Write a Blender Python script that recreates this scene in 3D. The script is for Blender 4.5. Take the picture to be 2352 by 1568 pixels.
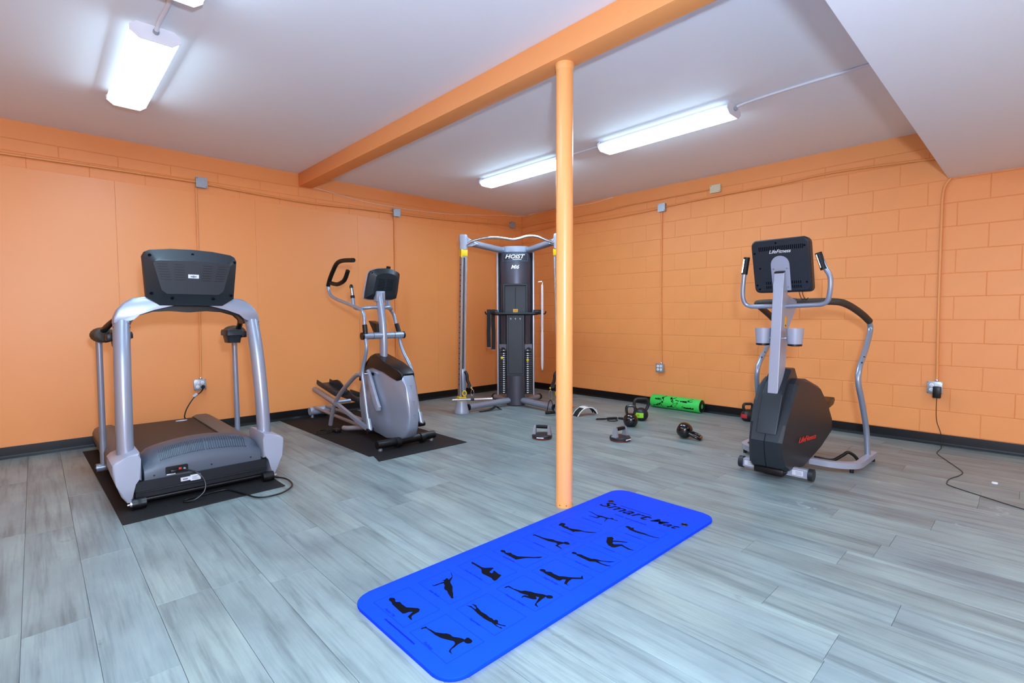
import bpy, bmesh, math, random
from mathutils import Vector, Matrix
random.seed(7)
for o in list(bpy.data.objects): bpy.data.objects.remove(o, do_unlink=True)
S = bpy.context.scene
C = S.collection
PI = math.pi
R = math.radians
# ------------------------------------------------------------------ camera
cam_d = bpy.data.cameras.new('camera'); cam = bpy.data.objects.new('camera', cam_d); C.objects.link(cam)
YAW, PIT, ROL = 0.811001, 0.0514743, -0.0041279
fw = Vector((math.cos(YAW)*math.cos(PIT), math.sin(YAW)*math.cos(PIT), -math.sin(PIT)))
rt0 = Vector((math.sin(YAW), -math.cos(YAW), 0)); up0 = rt0.cross(fw)
rt = rt0*math.cos(ROL)+up0*math.sin(ROL); up = up0*math.cos(ROL)-rt0*math.sin(ROL)
M = Matrix.Identity(4)
for i in range(3): M[i][0], M[i][1], M[i][2] = rt[i], up[i], -fw[i]
M[0][3], M[1][3], M[2][3] = -5.82102, -5.87237, 1.17083
cam.matrix_world = M
cam_d.sensor_width = 36; cam_d.lens = 36*1154.451/2352; cam_d.clip_start = .05
S.camera = cam
# ------------------------------------------------------------------ world, flash, exposure
w = bpy.data.worlds.new('room_world'); S.world = w; w.use_nodes = True
w.node_tree.nodes['Background'].inputs[0].default_value = (.6, .66, .75, 1)
w.node_tree.nodes['Background'].inputs[1].default_value = .05
LAMP_SIDE = .06
LAMP_E = 18.5                        # strength of the fluorescent lenses
LAMP_C = (.52, .775, 1.0)
fl = bpy.data.lights.new('camera_flash', 'POINT'); fl.energy = 195; fl.color = (.50, .69, .94); fl.shadow_soft_size = .07
flo = bpy.data.objects.new('camera_flash', fl); flo.location = (-5.76, -6.03, 1.47); C.objects.link(flo)
S.view_settings.view_transform = 'Standard'; S.view_settings.look = 'None'
S.view_settings.exposure = 1.2; S.view_settings.gamma = 1.0; S.view_settings.use_curve_mapping = False
# ------------------------------------------------------------------ materials
def lin(r, g, b):
    f = lambda v: (v/255/12.92) if v/255 <= .04045 else ((v/255+.055)/1.055)**2.4
    return (f(r), f(g), f(b), 1)
class NT:
    def __init__(s, name):
        s.m = bpy.data.materials.new(name); s.m.use_nodes = True; s.t = s.m.node_tree
        s.b = s.t.nodes['Principled BSDF']
    def n(s, ty, **kw):
        x = s.t.nodes.new(ty)
        for k, v in kw.items():
            if k.startswith('i_'): x.inputs[k[2:].replace('_', ' ')].default_value = v
            else: setattr(x, k, v)
        return x
    def l(s, a, b): s.t.links.new(a, b)
def mat(name, rgb, rough=.5, metal=0., var=.04, scale=12., bump=0., bscale=200., coat=0., spec=.5, emit=None):
    q = NT(name); b = q.b
    b.inputs['Roughness'].default_value = rough; b.inputs['Metallic'].default_value = metal
    b.inputs['Coat Weight'].default_value = coat; b.inputs['Specular IOR Level'].default_value = spec
    c = lin(*rgb)
    tc = q.n('ShaderNodeTexCoord')
    nz = q.n('ShaderNodeTexNoise', i_Scale=scale, i_Detail=3.0); q.l(tc.outputs['Object'], nz.inputs['Vector'])
    mx = q.n('ShaderNodeMix', data_type='RGBA')
    mx.inputs[6].default_value = tuple(v*(1-var) for v in c[:3])+(1,)
    mx.inputs[7].default_value = tuple(min(1, v*(1+var)) for v in c[:3])+(1,)
    q.l(nz.outputs['Fac'], mx.inputs[0]); q.l(mx.outputs[2], b.inputs['Base Color'])
    if bump:
        n2 = q.n('ShaderNodeTexNoise', i_Scale=bscale, i_Detail=2.0); q.l(tc.outputs['Object'], n2.inputs['Vector'])
        bp = q.n('ShaderNodeBump', i_Strength=bump, i_Distance=.002); q.l(n2.outputs['Fac'], bp.inputs['Height']); q.l(bp.outputs['Normal'], b.inputs['Normal'])
    if emit:
        b.inputs['Emission Color'].default_value = emit[0]+(1,); b.inputs['Emission Strength'].default_value = emit[1]
    return q.m
WALL = (240, 152, 84)
MT = dict(
 block=mat('orange_block_paint', WALL, .5, var=.03, scale=5, bump=.35, bscale=160),
 panel=mat('orange_panel_paint', (240, 153, 86), .42, var=.03, scale=1.2, bump=.06, bscale=300),
 joint=mat('orange_joint_paint', (230, 146, 80), .6),
 beam=mat('orange_beam_paint', (236, 152, 86), .5, var=.02),
 pipe=mat('orange_column_paint', (242, 166, 96), .33, var=.02, scale=4),
 conduit=mat('orange_conduit_paint', (232, 150, 82), .4),
 white=mat('white_ceiling_paint', (236, 232, 232), .7, var=.012, scale=3, bump=.12, bscale=120),
 base=mat('black_cove_base', (7, 9, 12), .4, var=.2, spec=.3),
 gap=mat('floor_gap', (120, 124, 124), .8),
 lampwhite=mat('white_lamp_metal', (225, 222, 226), .4),
 wire=mat('white_wire', (236, 222, 208), .5),
 galv=mat('galvanised_steel', (168, 176, 184), .38, .55, var=.15, scale=60),
 beige=mat('beige_plastic', (212, 200, 168), .5),
 recept=mat('receptacle_white', (232, 232, 236), .4),
 rubber=mat('black_rubber_mat', (26, 26, 27), .7, spec=.25, var=.35, scale=9, bump=.25, bscale=400),
 silver=mat('silver_paint', (150, 158, 174), .3, .45, var=.02),
 silver2=mat('silver_plastic', (160, 164, 178), .38, .15, var=.02),
 taupe=mat('taupe_silver_paint', (150, 143, 146), .35, .3, var=.04),
 steelgrey=mat('warm_grey_aluminium', (150, 146, 150), .35, .6, var=.04),
 chrome=mat('chrome', (215, 215, 218), .12, 1.0, var=.02),
 satin=mat('satin_chrome', (205, 208, 214), .25, .8, var=.02),
 dark=mat('charcoal_plastic', (34, 39, 44), .42, spec=.4, var=.05, bump=.08, bscale=500),
 hood=mat('slate_hood_plastic', (70, 78, 90), .42, var=.03, bump=.08, bscale=500),
 black=mat('black_plastic', (11, 12, 14), .38, spec=.4, var=.1),
 blackrub=mat('black_rubber_grip', (10, 11, 12), .55, spec=.35, var=.1, bump=.1, bscale=300),
 plate=mat('dark_steel_plate', (24, 27, 32), .45, .1, spec=.4),
 belt=mat('treadmill_belt', (38, 38, 37), .55, var=.12, scale=40),
 railbrown=mat('grey_brown_plastic', (92, 84, 78), .45, var=.05, scale=20),
 foam=mat('brown_black_foam', (58, 47, 36), .7, var=.3, scale=40, bump=.3, bscale=200),
 blue=mat('blue_foam_mat', (0, 62, 250), .7, spec=.15, var=.05, scale=6, bump=.12, bscale=300),
 print=mat('black_print', (5, 6, 14), .8, spec=.1),
 blueprint=mat('navy_print', (1, 14, 140), .8, spec=.1),
 boxprint=mat('royal_blue_print', (0, 44, 205), .8, spec=.1),
 yellow=mat('yellow_plastic', (236, 196, 20), .4),
 amber=mat('amber_label', (232, 172, 44), .5),
 gunmetal=mat('gunmetal_cover', (72, 72, 82), .3, .45, var=.03),
 teal=mat('dark_teal_panel', (22, 31, 36), .45, var=.06),
 nameplate=mat('nameplate_blue', (60, 92, 112), .3, .2),
 letter=mat('white_lettering', (240, 240, 244), .5),
 red=mat('red_lettering', (214, 48, 30), .5),
 redled=mat('red_switch', (225, 40, 28), .4),
 gloss=mat('black_enamel', (10, 10, 11), .14, var=.1, coat=.5),
 castiron=mat('matte_black_iron', (20, 20, 22), .45, var=.2, bump=.2, bscale=300),
 lime=mat('lime_label', (150, 214, 40), .5),
 redlab=mat('red_label', (196, 44, 52), .5),
 green=mat('green_foam', (62, 206, 82), .6, var=.06, scale=30),
 greypl=mat('grey_post_plastic', (138, 138, 146), .5),
 rust=mat('dark_red_rubber', (120, 38, 26), .6),
 strapwhite=mat('white_binding', (222, 220, 214), .7),
 strap=mat('black_webbing', (16, 16, 17), .8, bump=.3, bscale=400),
 sticker=mat('white_sticker', (214, 216, 224), .5),
 stickgrey=mat('grey_sticker_print', (120, 122, 130), .5),
 orangeband=mat('salmon_band', (206, 96, 70), .6),
 cordbrown=mat('dark_brown_cord', (48, 38, 26), .5),
)
def lens_mat():
    q = NT('lamp_lens'); b = q.b
    b.inputs['Base Color'].default_value = (.9, .93, .95, 1); b.inputs['Roughness'].default_value = .4
    b.inputs['Emission Color'].default_value = LAMP_C+(1,); b.inputs['Emission Strength'].default_value = LAMP_E
    tc = q.n('ShaderNodeTexCoord'); sp = q.n('ShaderNodeSeparateXYZ'); q.l(tc.outputs['Object'], sp.inputs[0])
    ab = q.n('ShaderNodeMath', operation='ABSOLUTE'); q.l(sp.outputs['Y'], ab.inputs[0])
    mr = q.n('ShaderNodeMapRange'); mr.inputs[1].default_value = .53; mr.inputs[2].default_value = .605   # the tubes stop short of the lens ends
    mr.inputs[3].default_value = LAMP_E; mr.inputs[4].default_value = LAMP_E*.07
    q.l(ab.outputs[0], mr.inputs[0])
    nz = q.n('ShaderNodeSeparateXYZ'); q.l(tc.outputs['Normal'], nz.inputs[0])      # upright lens flanks sit above the tubes and glow less
    nr = q.n('ShaderNodeMapRange'); nr.inputs[1].default_value = -.3; nr.inputs[2].default_value = -.85; nr.inputs[3].default_value = LAMP_SIDE; nr.inputs[4].default_value = 1.
    q.l(nz.outputs['Z'], nr.inputs[0])
    mu = q.n('ShaderNodeMath', operation='MULTIPLY'); q.l(mr.outputs[0], mu.inputs[0]); q.l(nr.outputs[0], mu.inputs[1]); q.l(mu.outputs[0], b.inputs['Emission Strength'])
    return q.m
MT['lens'] = lens_mat()
def plank_mat():
    q = NT('grey_oak_plank'); b = q.b
    b.inputs['Roughness'].default_value = .42
    tc = q.n('ShaderNodeTexCoord'); oi = q.n('ShaderNodeObjectInfo')
    rnd = q.n('ShaderNodeMath', operation='MULTIPLY'); rnd.inputs[1].default_value = 57.0; q.l(oi.outputs['Random'], rnd.inputs[0])
    def noise(sc, scale, det=4., rough=.55, dist=0.):
        mp = q.n('ShaderNodeMapping'); mp.inputs['Scale'].default_value = sc; q.l(tc.outputs['Object'], mp.inputs['Vector'])
        nz = q.n('ShaderNodeTexNoise', noise_dimensions='4D', i_Scale=scale, i_Detail=det, i_Roughness=rough, i_Distortion=dist)
        q.l(mp.outputs[0], nz.inputs['Vector']); q.l(rnd.outputs[0], nz.inputs['W']); return nz.outputs['Fac']
    def ramp(f, stops):
        r = q.n('ShaderNodeValToRGB'); e = r.color_ramp.elements
        while len(e) < len(stops): e.new(.5)
        for k, (p, c) in enumerate(stops): e[k].position = p; e[k].color = c
        q.l(f, r.inputs[0]); return r.outputs[0]
    def mix(a, bb, f, mode='MIX'):
        m = q.n('ShaderNodeMix', data_type='RGBA', blend_type=mode)
        for s_, v in ((6, a), (7, bb)):
            if isinstance(v, tuple): m.inputs[s_].default_value = v
            else: q.l(v, m.inputs[s_])
        if isinstance(f, float): m.inputs[0].default_value = f
        else: q.l(f, m.inputs[0])
        return m.outputs[2]
    base = ramp(oi.outputs['Random'], [(0., lin(158, 158, 158)), (.3, lin(176, 175, 172)), (.6, lin(186, 183, 176)), (.85, lin(170, 164, 155)), (1., lin(190, 190, 190))])
    cloud = ramp(noise((1, .45, 1), 4.2, 4.), [(.34, lin(140, 138, 138)), (.5, lin(176, 175, 172)), (.66, lin(208, 204, 194))])
    col = mix(mix(base, cloud, .55), (.50, .63, .65, 1), 1.0, 'MULTIPLY')
    streak = ramp(noise((1, .055, 1), 26., 6., .62, .6), [(.36, (.42, .43, .45, 1)), (.50, (.93, .93, .93, 1)), (.72, (1.08, 1.08, 1.07, 1))])
    col = mix(col, streak, .62, 'MULTIPLY')
    fine = ramp(noise((1, .03, 1), 120., 4., .6), [(.35, (.8, .8, .8, 1)), (.6, (1.04, 1.04, 1.04, 1))])
    col = mix(col, fine, .5, 'MULTIPLY')
    knot = ramp(noise((1, .5, 1), 9., 5., .7, 1.4), [(.28, (.45, .44, .44, 1)), (.36, (1, 1, 1, 1))])
    col = mix(col, knot, .55, 'MULTIPLY')
    # white scuffs worn into the floor near the right wall
    geo = q.n('ShaderNodeNewGeometry')
    sc = q.n('ShaderNodeTexNoise', i_Scale=14., i_Detail=6., i_Roughness=.7); q.l(geo.outputs['Position'], sc.inputs['Vector'])
    tot = None
    for (x, y, rx, ry) in ((-1.72, -5.73, .16, .10), (-1.69, -4.13, .07, .16), (-2.45, -4.95, .10, .24), (-1.60, -5.18, .10, .09), (-2.13, -5.56, .05, .12)):
        mp = q.n('ShaderNodeMapping', vector_type='TEXTURE'); mp.inputs['Location'].default_value = (x, y, 0); mp.inputs['Scale'].default_value = (rx, ry, 1)
        q.l(geo.outputs['Position'], mp.inputs['Vector'])
        ln = q.n('ShaderNodeVectorMath', operation='LENGTH'); q.l(mp.outputs[0], ln.inputs[0])
        mr = q.n('ShaderNodeMapRange'); mr.inputs[1].default_value = .3; mr.inputs[2].default_value = 1.; mr.inputs[3].default_value = 1.; mr.inputs[4].default_value = 0.
        q.l(ln.outputs['Value'], mr.inputs[0])
        if tot is None: tot = mr.outputs[0]
        else:
            ad = q.n('ShaderNodeMath', operation='MAXIMUM'); q.l(tot, ad.inputs[0]); q.l(mr.outputs[0], ad.inputs[1]); tot = ad.outputs[0]
    th = q.n('ShaderNodeMapRange'); th.inputs[1].default_value = .53; th.inputs[2].default_value = .72; q.l(sc.outputs['Fac'], th.inputs[0])
    ml = q.n('ShaderNodeMath', operation='MULTIPLY'); q.l(tot, ml.inputs[0]); q.l(th.outputs[0], ml.inputs[1])
    col = mix(col, lin(190, 198, 198), ml.outputs[0])
    q.l(col, b.inputs['Base Color'])
    bp = q.n('ShaderNodeBump', i_Strength=.12, i_Distance=.001); q.l(fine, bp.inputs['Height']); q.l(bp.outputs['Normal'], b.inputs['Normal'])
    return q.m
MT['plank'] = plank_mat()
# ------------------------------------------------------------------ mesh helpers
def new(): return bmesh.new()
def box(bm, c, s, bev=0., seg=2, rot=None):
    r = bmesh.ops.create_cube(bm, size=1); vs = r['verts']
    for v in vs: v.co = Vector((v.co.x*s[0], v.co.y*s[1], v.co.z*s[2]))
    if bev:
        es = list({e for v in vs for e in v.link_edges})
        g = bmesh.ops.bevel(bm, geom=es, offset=min(bev, .49*min(s)), segments=seg, affect='EDGES', profile=.5)
        vs = list({v for f in g['faces'] for v in f.verts} | {v for v in vs if v.is_valid})
    if rot is not None: bmesh.ops.transform(bm, matrix=rot.to_4x4() if len(rot) == 3 else rot, verts=vs)
    bmesh.ops.translate(bm, vec=Vector(c), verts=vs)
    return vs
def boxr(bm, a, b, bev=0., seg=2):
    return box(bm, [(a[i]+b[i])/2 for i in range(3)], [abs(b[i]-a[i]) for i in range(3)], bev, seg)
def cr(pts, n=6, closed=False):
    P = [Vector(p) for p in pts]; out = []; N = len(P)
    rng = range(N if closed else N-1)
    for i in rng:
        p0 = P[(i-1) % N] if closed or i > 0 else P[0]*2-P[1]
        p1, p2 = P[i], P[(i+1) % N]
        p3 = P[(i+2) % N] if closed or i+2 < N else P[-1]*2-P[-2]
        for k in range(n):
            t = k/n
            out.append(.5*((2*p1)+(-p0+p2)*t+(2*p0-5*p1+4*p2-p3)*t*t+(-p0+3*p1-3*p2+p3)*t**3))
    if not closed: out.append(P[-1])
    return out
def fillet(pts, r, n=5):
    """polyline with rounded corners"""
    P = [Vector(p) for p in pts]; out = [P[0]]
    for i in range(1, len(P)-1):
        a, b, c = P[i-1], P[i], P[i+1]
        d1 = (a-b); d2 = (c-b); rr = min(r, d1.length*.48, d2.length*.48)
        s, e = b+d1.normalized()*rr, b+d2.normalized()*rr
        for k in range(n+1):
            t = k/n; out.append(s*(1-t)**2+b*2*t*(1-t)+e*t*t)
    out.append(P[-1]); return out
def tube(bm, pts, r, seg=12, closed=False, cap=True, flat=None, ref=None):
    P = [Vector(p) for p in pts]; N = len(P)
    rs = r if isinstance(r, (list, tuple)) else [r]*N
    T = []
    for i in range(N):
        a = P[i-1] if (i > 0 or closed) else P[i]; b = P[(i+1) % N] if (i < N-1 or closed) else P[i]
        T.append((b-a).normalized())
    u = Vector(ref) if ref else (Vector((0, 0, 1)) if abs(T[0].z) < .9 else Vector((1, 0, 0)))
    u = (u-T[0]*u.dot(T[0])).normalized()
    rings = []
    for i in range(N):
        u = (u-T[i]*u.dot(T[i])).normalized(); v = T[i].cross(u)
        ru, rv = rs[i], (rs[i]*flat if flat else rs[i])
        rings.append([bm.verts.new(P[i]+u*ru*math.cos(2*PI*k/seg)+v*rv*math.sin(2*PI*k/seg)) for k in range(seg)])
    for i in range(N if closed else N-1):
        A, B = rings[i], rings[(i+1) % N]
        for k in range(seg): bm.faces.new((A[k], A[(k+1) % seg], B[(k+1) % seg], B[k]))
    if cap and not closed:
        bm.faces.new(list(reversed(rings[0]))); bm.faces.new(rings[-1])
def cyl(bm, a, b, r, seg=20, r2=None): tube(bm, [a, b], [r, r if r2 is None else r2], seg)
def lathe(bm, prof, seg=24, c=(0, 0, 0), axis='z', cap=True):
    rings = []
    for (r, h) in prof:
        ring = []
        for k in range(seg):
            a = 2*PI*k/seg; x, y = r*math.cos(a), r*math.sin(a)
            p = (x, y, h) if axis == 'z' else ((h, x, y) if axis == 'x' else (y, h, x))
            ring.append(bm.verts.new(Vector(p)+Vector(c)))
        rings.append(ring)
    for A, B in zip(rings, rings[1:]):
        for k in range(seg): bm.faces.new((A[k], A[(k+1) % seg], B[(k+1) % seg], B[k]))
    if cap: bm.faces.new(list(reversed(rings[0]))); bm.faces.new(rings[-1])
def loft(bm, secs, cap=True):
    rings = [[bm.verts.new(Vector(p)) for p in s] for s in secs]
    n = len(rings[0])
    for A, B in zip(rings, rings[1:]):
        for k in range(n): bm.faces.new((A[k], A[(k+1) % n], B[(k+1) % n], B[k]))
    if cap: bm.faces.new(list(reversed(rings[0]))); bm.faces.new(rings[-1])
def prism(bm, poly, axis, a0, a1, bev=0., seg=2):
    f = {'x': lambda p, a: (a, p[0], p[1]), 'y': lambda p, a: (p[0], a, p[1]), 'z': lambda p, a: (p[0], p[1], a)}[axis]
    lo = [bm.verts.new(f(p, a0)) for p in poly]; hi = [bm.verts.new(f(p, a1)) for p in poly]
    n = len(poly); fs = [bm.faces.new(list(reversed(lo))), bm.faces.new(hi)]
    for k in range(n): fs.append(bm.faces.new((lo[k], lo[(k+1) % n], hi[(k+1) % n], hi[k])))
    if bev:
        es = list({e for x in fs[:2] for e in x.edges})
        bmesh.ops.bevel(bm, geom=es, offset=bev, segments=seg, affect='EDGES', profile=.5)
def rrect(w, h, r, n=5, cx=0, cy=0):
    out = []
    for (sx, sy, a0) in ((1, 1, 0), (-1, 1, 90), (-1, -1, 180), (1, -1, 270)):
        for k in range(n+1):
            a = R(a0+90*k/n); out.append((cx+sx*(w/2-r)+r*math.cos(a), cy+sy*(h/2-r)+r*math.sin(a)))
    return out
def mesh(bm, m, ang=38, name='mesh'):
    bmesh.ops.recalc_face_normals(bm, faces=bm.faces[:])
    me = bpy.data.meshes.new(name); bm.to_mesh(me); bm.free()
    me.materials.append(MT[m] if isinstance(m, str) else m)
    if ang: me.shade_smooth(); me.set_sharp_from_angle(angle=R(ang))
    return me
def obj(name, bm, m, parent=None, loc=(0, 0, 0), rot=(0, 0, 0), ang=38, label=None):
    me = bm if isinstance(bm, bpy.types.Mesh) else mesh(bm, m, ang, name)
    o = bpy.data.objects.new(name, me); C.objects.link(o); o.location = loc; o.rotation_euler = rot; o.parent = parent
    if label: o['label'] = label
    return o
def tag(o, label, cat=None, group=None, kind=None):
    o['label'] = label
    if cat: o['category'] = cat
    if group: o['group'] = group
    if kind: o['kind'] = kind
    return o
def thing(name, label, cat, loc=(0, 0, 0), rotz=0, group=None, rot=None):
    o = bpy.data.objects.new(name, None); C.objects.link(o); o.empty_display_size = .1
    o.location = loc; o.rotation_euler = rot if rot else (0, 0, rotz)
    return tag(o, label, cat, group)
def text(name, s, size, m, parent, loc, rot, shear=0., ext=.0006, width=None, bold=0., sy=1.):
    cu = bpy.data.curves.new(name, 'FONT'); cu.body = s; cu.size = size; cu.shear = shear; cu.extrude = ext; cu.offset = bold
    cu.align_x = 'CENTER'; cu.align_y = 'CENTER'; cu.resolution_u = 3
    to = bpy.data.objects.new(name, cu); C.objects.link(to); bpy.context.view_layer.update()
    me = bpy.data.meshes.new_from_object(to.evaluated_get(bpy.context.evaluated_depsgraph_get()))
    bpy.data.objects.remove(to, do_unlink=True)
    xs = [v.co.x for v in me.vertices]; k = width/(max(xs)-min(xs)) if width else 1.; mid = (max(xs)+min(xs))/2
    for v in me.vertices: v.co.x = (v.co.x-mid)*k; v.co.y *= sy
    me.materials.clear(); me.materials.append(MT[m])
    o = bpy.data.objects.new(name, me); C.objects.link(o); o.parent = parent; o.location = loc; o.rotation_euler = rot
    return o
def stuff(o):
    o['kind'] = 'stuff'; return o
def dup(root, loc, label, rotz=None):
    r = root.copy(); C.objects.link(r); r.location = loc; r['label'] = label
    if rotz is not None: r.rotation_euler = (0, 0, rotz)
    for ch in list(root.children):
        c = ch.copy(); C.objects.link(c); c.parent = r
        for g in list(ch.children):
            d = g.copy(); C.objects.link(d); d.parent = c
    return r
def struct(o, label=None):
    o['kind'] = 'structure'
    if label: o['label'] = label
    return o
# ------------------------------------------------------------------ room shell
H = 2.793; X0, Y0 = -8.2, -8.2
bm = new(); boxr(bm, (X0, Y0, -.12), (0.0, 0.0, -.006)); floor = struct(obj('floor', bm, 'gap', ang=0), 'weathered grey oak look plank floor')
PW, PL, PX = .1975, 1.19, -5.9
ends = {0: -3.35, 1: -2.72, 2: -3.437, 4: -3.575, 6: -3.30, 7: -2.85, 9: -5.406, 11: -5.13, 12: -5.523, 13: -4.888, 14: -5.248, 16: -5.382, 18: -5.497}
cache = {}
def plank(wd, ln):
    k = (round(wd, 4), round(ln, 4))
    if k not in cache:
        b = new(); g = .0006; x, y = wd/2-g, ln/2-g; e = .0009
        lo = [b.verts.new((sx*x, sy*y, -.006)) for sx, sy in ((-1, -1), (1, -1), (1, 1), (-1, 1))]
        mi = [b.verts.new((sx*x, sy*y, -.0007)) for sx, sy in ((-1, -1), (1, -1), (1, 1), (-1, 1))]
        hi = [b.verts.new((sx*(x-e), sy*(y-e), 0)) for sx, sy in ((-1, -1), (1, -1), (1, 1), (-1, 1))]
        for A, B in ((lo, mi), (mi, hi)):
            for i in range(4): b.faces.new((A[i], A[(i+1) % 4], B[(i+1) % 4], B[i]))
        b.faces.new(hi); cache[k] = mesh(b, 'plank', 0, 'plank')
    return cache[k]
for i in range(-12, 31):
    xa, xb = max(PX+i*PW, X0), min(PX+(i+1)*PW, -.0005)
    if xb-xa < .02: continue
    e0 = ends.get(i, -2.0-random.random()*PL)
    y = e0
    while y < 0: y += PL
    while y > Y0:
        ya, yb = max(y-PL, Y0), min(y, 0.)
        if yb-ya > .02: obj('plank', plank(xb-xa, yb-ya), None, floor, ((xa+xb)/2, (ya+yb)/2, 0))
        y -= PL
bm = new(); boxr(bm, (X0-.1, Y0-.1, H), (.2, .2, H+.1)); struct(obj('ceiling', bm, 'white', ang=0), 'white painted ceiling')
bm = new(); boxr(bm, (X0, Y0, 2.348), (-.0002, -5.272, H)); struct(obj('ceiling_soffit', bm, 'white', ang=0), 'lowered white ceiling section along the right side')
bm = new(); box(bm, (-3.505, -2.636, (2.648+H)/2), (.15, 5.272, H-2.648), .004); struct(obj('ceiling_beam', bm, 'beam'), 'orange painted beam crossing the ceiling')
# right wall of concrete blocks
CH = .2032; BL = .4064
bm = new(); boxr(bm, (.0032, Y0, 0), (.2, .2, H)); wr = struct(obj('wall_right', bm, 'joint', ang=0), 'orange painted concrete block wall')
def block(ln, ht, g=.0018, e=.0035):
    k = ('b', round(ln, 4), round(ht, 4))
    if k not in cache:
        b = new(); y, z = ln/2-g, ht/2-g
        q4 = ((-1, -1), (1, -1), (1, 1), (-1, 1))
        y = ln/2-.0009
        lo = [b.verts.new((.0045, s*y, t*z)) for s, t in q4]; hi = [b.verts.new((0, s*(y-e), t*(z-e))) for s, t in q4]
        mi = [b.verts.new((.0014, s*(y-.0012), t*(z-.0012))) for s, t in q4]
        for A, B in ((lo, mi), (mi, hi)):
            for i in range(4): b.faces.new((A[i], A[(i+1) % 4], B[(i+1) % 4], B[i]))
        b.faces.new(hi); cache[k] = mesh(b, 'block', 25, 'block')
    return cache[k]
rows = [(n+.5, n+1.5) for n in range(0, 12)]+[(12.5, 13.)]
for n, (a, b_) in enumerate(rows):
    ph = -5.545 if n % 2 == 0 else -5.341
    y = ph
    while y < 0: y += BL
    while y > Y0:
        ya, yb = max(y-BL, Y0), min(y, -.001)
        if yb-ya > .03: obj('block', block(yb-ya, (b_-a)*CH), None, wr, (random.uniform(-.0008, .0008), (ya+yb)/2, (a+b_)/2*CH))
        y -= BL
bm = new(); boxr(bm, (-.001, Y0, 2.645), (.0033, -.001, H)); obj('bond_beam', bm, 'block', wr, ang=0)
bm = new(); boxr(bm, (0., Y0, 0), (.0033, -.001, .098)); obj('footing_course', bm, 'block', wr, ang=0)
# left wall: blocks above, smooth panels below
bm = new(); boxr(bm, (X0, .0155, 0), (.2, .2, H)); wl = struct(obj('wall_left', bm, 'joint', ang=0), 'orange wall of smooth panels with blocks above')
for n, (a, b_) in enumerate(((11.5, 12.5), (12.5, 13.))):
    x = -.13-.2*n+BL
    while x > X0:
        xa, xb = max(x-BL, X0), min(x, -.001)
        if xb-xa > .03: obj('block', block(xb-xa, (b_-a)*CH), None, wl, ((xa+xb)/2, .012, (a+b_)/2*CH), (0, 0, PI/2))
        x -= BL
bm = new(); boxr(bm, (X0, .011, 2.645), (-.001, .0156, H)); obj('bond_beam', bm, 'block', wl, ang=0)
seams = [X0, -7.62, -6.43, -5.24, -4.05, -2.872, -1.68, -.49, -.0005]
for a, b_ in zip(seams, seams[1:]):
    bm = new(); boxr(bm, (a+.0003, 0, 0), (b_-.0003, .0154, 2.415), .001, 1); obj('panel', bm, 'panel', wl)
bm = new(); boxr(bm, (X0-.15, Y0-.15, 0), (X0, .2, H)); struct(obj('wall_back', bm, 'panel', ang=0), 'orange wall behind the camera on the left')
bm = new(); boxr(bm, (X0-.15, Y0-.15, 0), (.2, Y0, H)); struct(obj('wall_front', bm, 'panel', ang=0), 'orange wall behind the camera')
cove = [(0, .1), (-.0035, .1), (-.0045, .095), (-.0045, .03), (-.0065, .014), (-.015, .0045), (-.0155, 0), (0, 0)]
bm = new(); prism(bm, cove, 'x', X0, -.0005); struct(obj('baseboard_left', bm, 'base', ang=60), 'black rubber cove base along the left wall')
bm = new(); prism(bm, [(a, b_) for a, b_ in cove], 'y', Y0, -.0005); struct(obj('baseboard_right', bm, 'base', ang=60), 'black rubber cove base along the block wall')
col = thing('support_column', 'round orange steel support column beside the blue mat', 'column', (-3.495, -3.885, 0)); col['kind'] = 'structure'
bm = new(); cyl(bm, (0, 0, 0), (0, 0, 2.648), .0505, 40); obj('shaft', bm, 'pipe', col)
bm = new(); cyl(bm, (0, 0, 0), (0, 0, .035), .0522, 40); obj('base_collar', bm, 'pipe', col)
bm = new(); lathe(bm, [(.0505, 2.61), (.054, 2.622), (.056, 2.647)], 40); obj('top_collar', bm, 'pipe', col)
for a in (190, 235, 290):
    bm = new(); d = Vector((math.cos(R(a)), math.sin(R(a)), 0)); cyl(bm, d*.0515+Vector((0, 0, .018)), d*.053+Vector((0, 0, .018)), .003, 8); obj('screw', bm, 'black', col)
# ------------------------------------------------------------------ ceiling lamps
def make_lamp(loc, label, group):
    t = thing('ceiling_lamp', label, 'lamp', loc, 0, group)
    bm = new(); prism(bm, [(-.07, 0), (-.085, -.03), (.085, -.03), (.07, 0)], 'y', -.6, .6); obj('housing', bm, 'lampwhite', t)
    sec = [(-.108, -.030), (-.116, -.040), (-.114, -.056), (-.075, -.086), (.075, -.086), (.114, -.056), (.116, -.040), (.108, -.030)]
    bm = new(); prism(bm, sec, 'y', -.604, .604, .003, 1); obj('lens', bm, 'lens', t)
    cap = [(-.088, 0), (-.119, -.026), (-.119, -.056), (-.077, -.0885), (.077, -.0885), (.119, -.056), (.119, -.026), (.088, 0)]
    for s in (-1, 1):
        bm = new(); prism(bm, cap, 'y', s*.605, s*.611, .001, 1); obj('end_cap', bm, 'lampwhite', t)
    bm = new(); lathe(bm, [(.012, 0), (.016, .004), (.016, .012), (.011, .018)], 16, axis='y'); obj('conduit_connector', bm, 'galv', t, (0, -.614, -.035), (R(180), 0, 0))
    return t
G = 'fluorescent wraparound ceiling lamps'
lamp0 = make_lamp((-5.265, -1.795, H), 'lit wraparound ceiling lamp nearest the left wall, whole lens in view', G)
dup(lamp0, (-5.262, -3.525, H), 'lit ceiling lamp cut off by the top edge of the photo', 0)
dup(lamp0, (-1.83, -1.85, H), 'lit ceiling lamp in the far corner, partly behind the orange column', 0)
dup(lamp0, (-1.83, -3.57, H), 'lit ceiling lamp right of the column, above the block wall side', 0)
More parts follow.
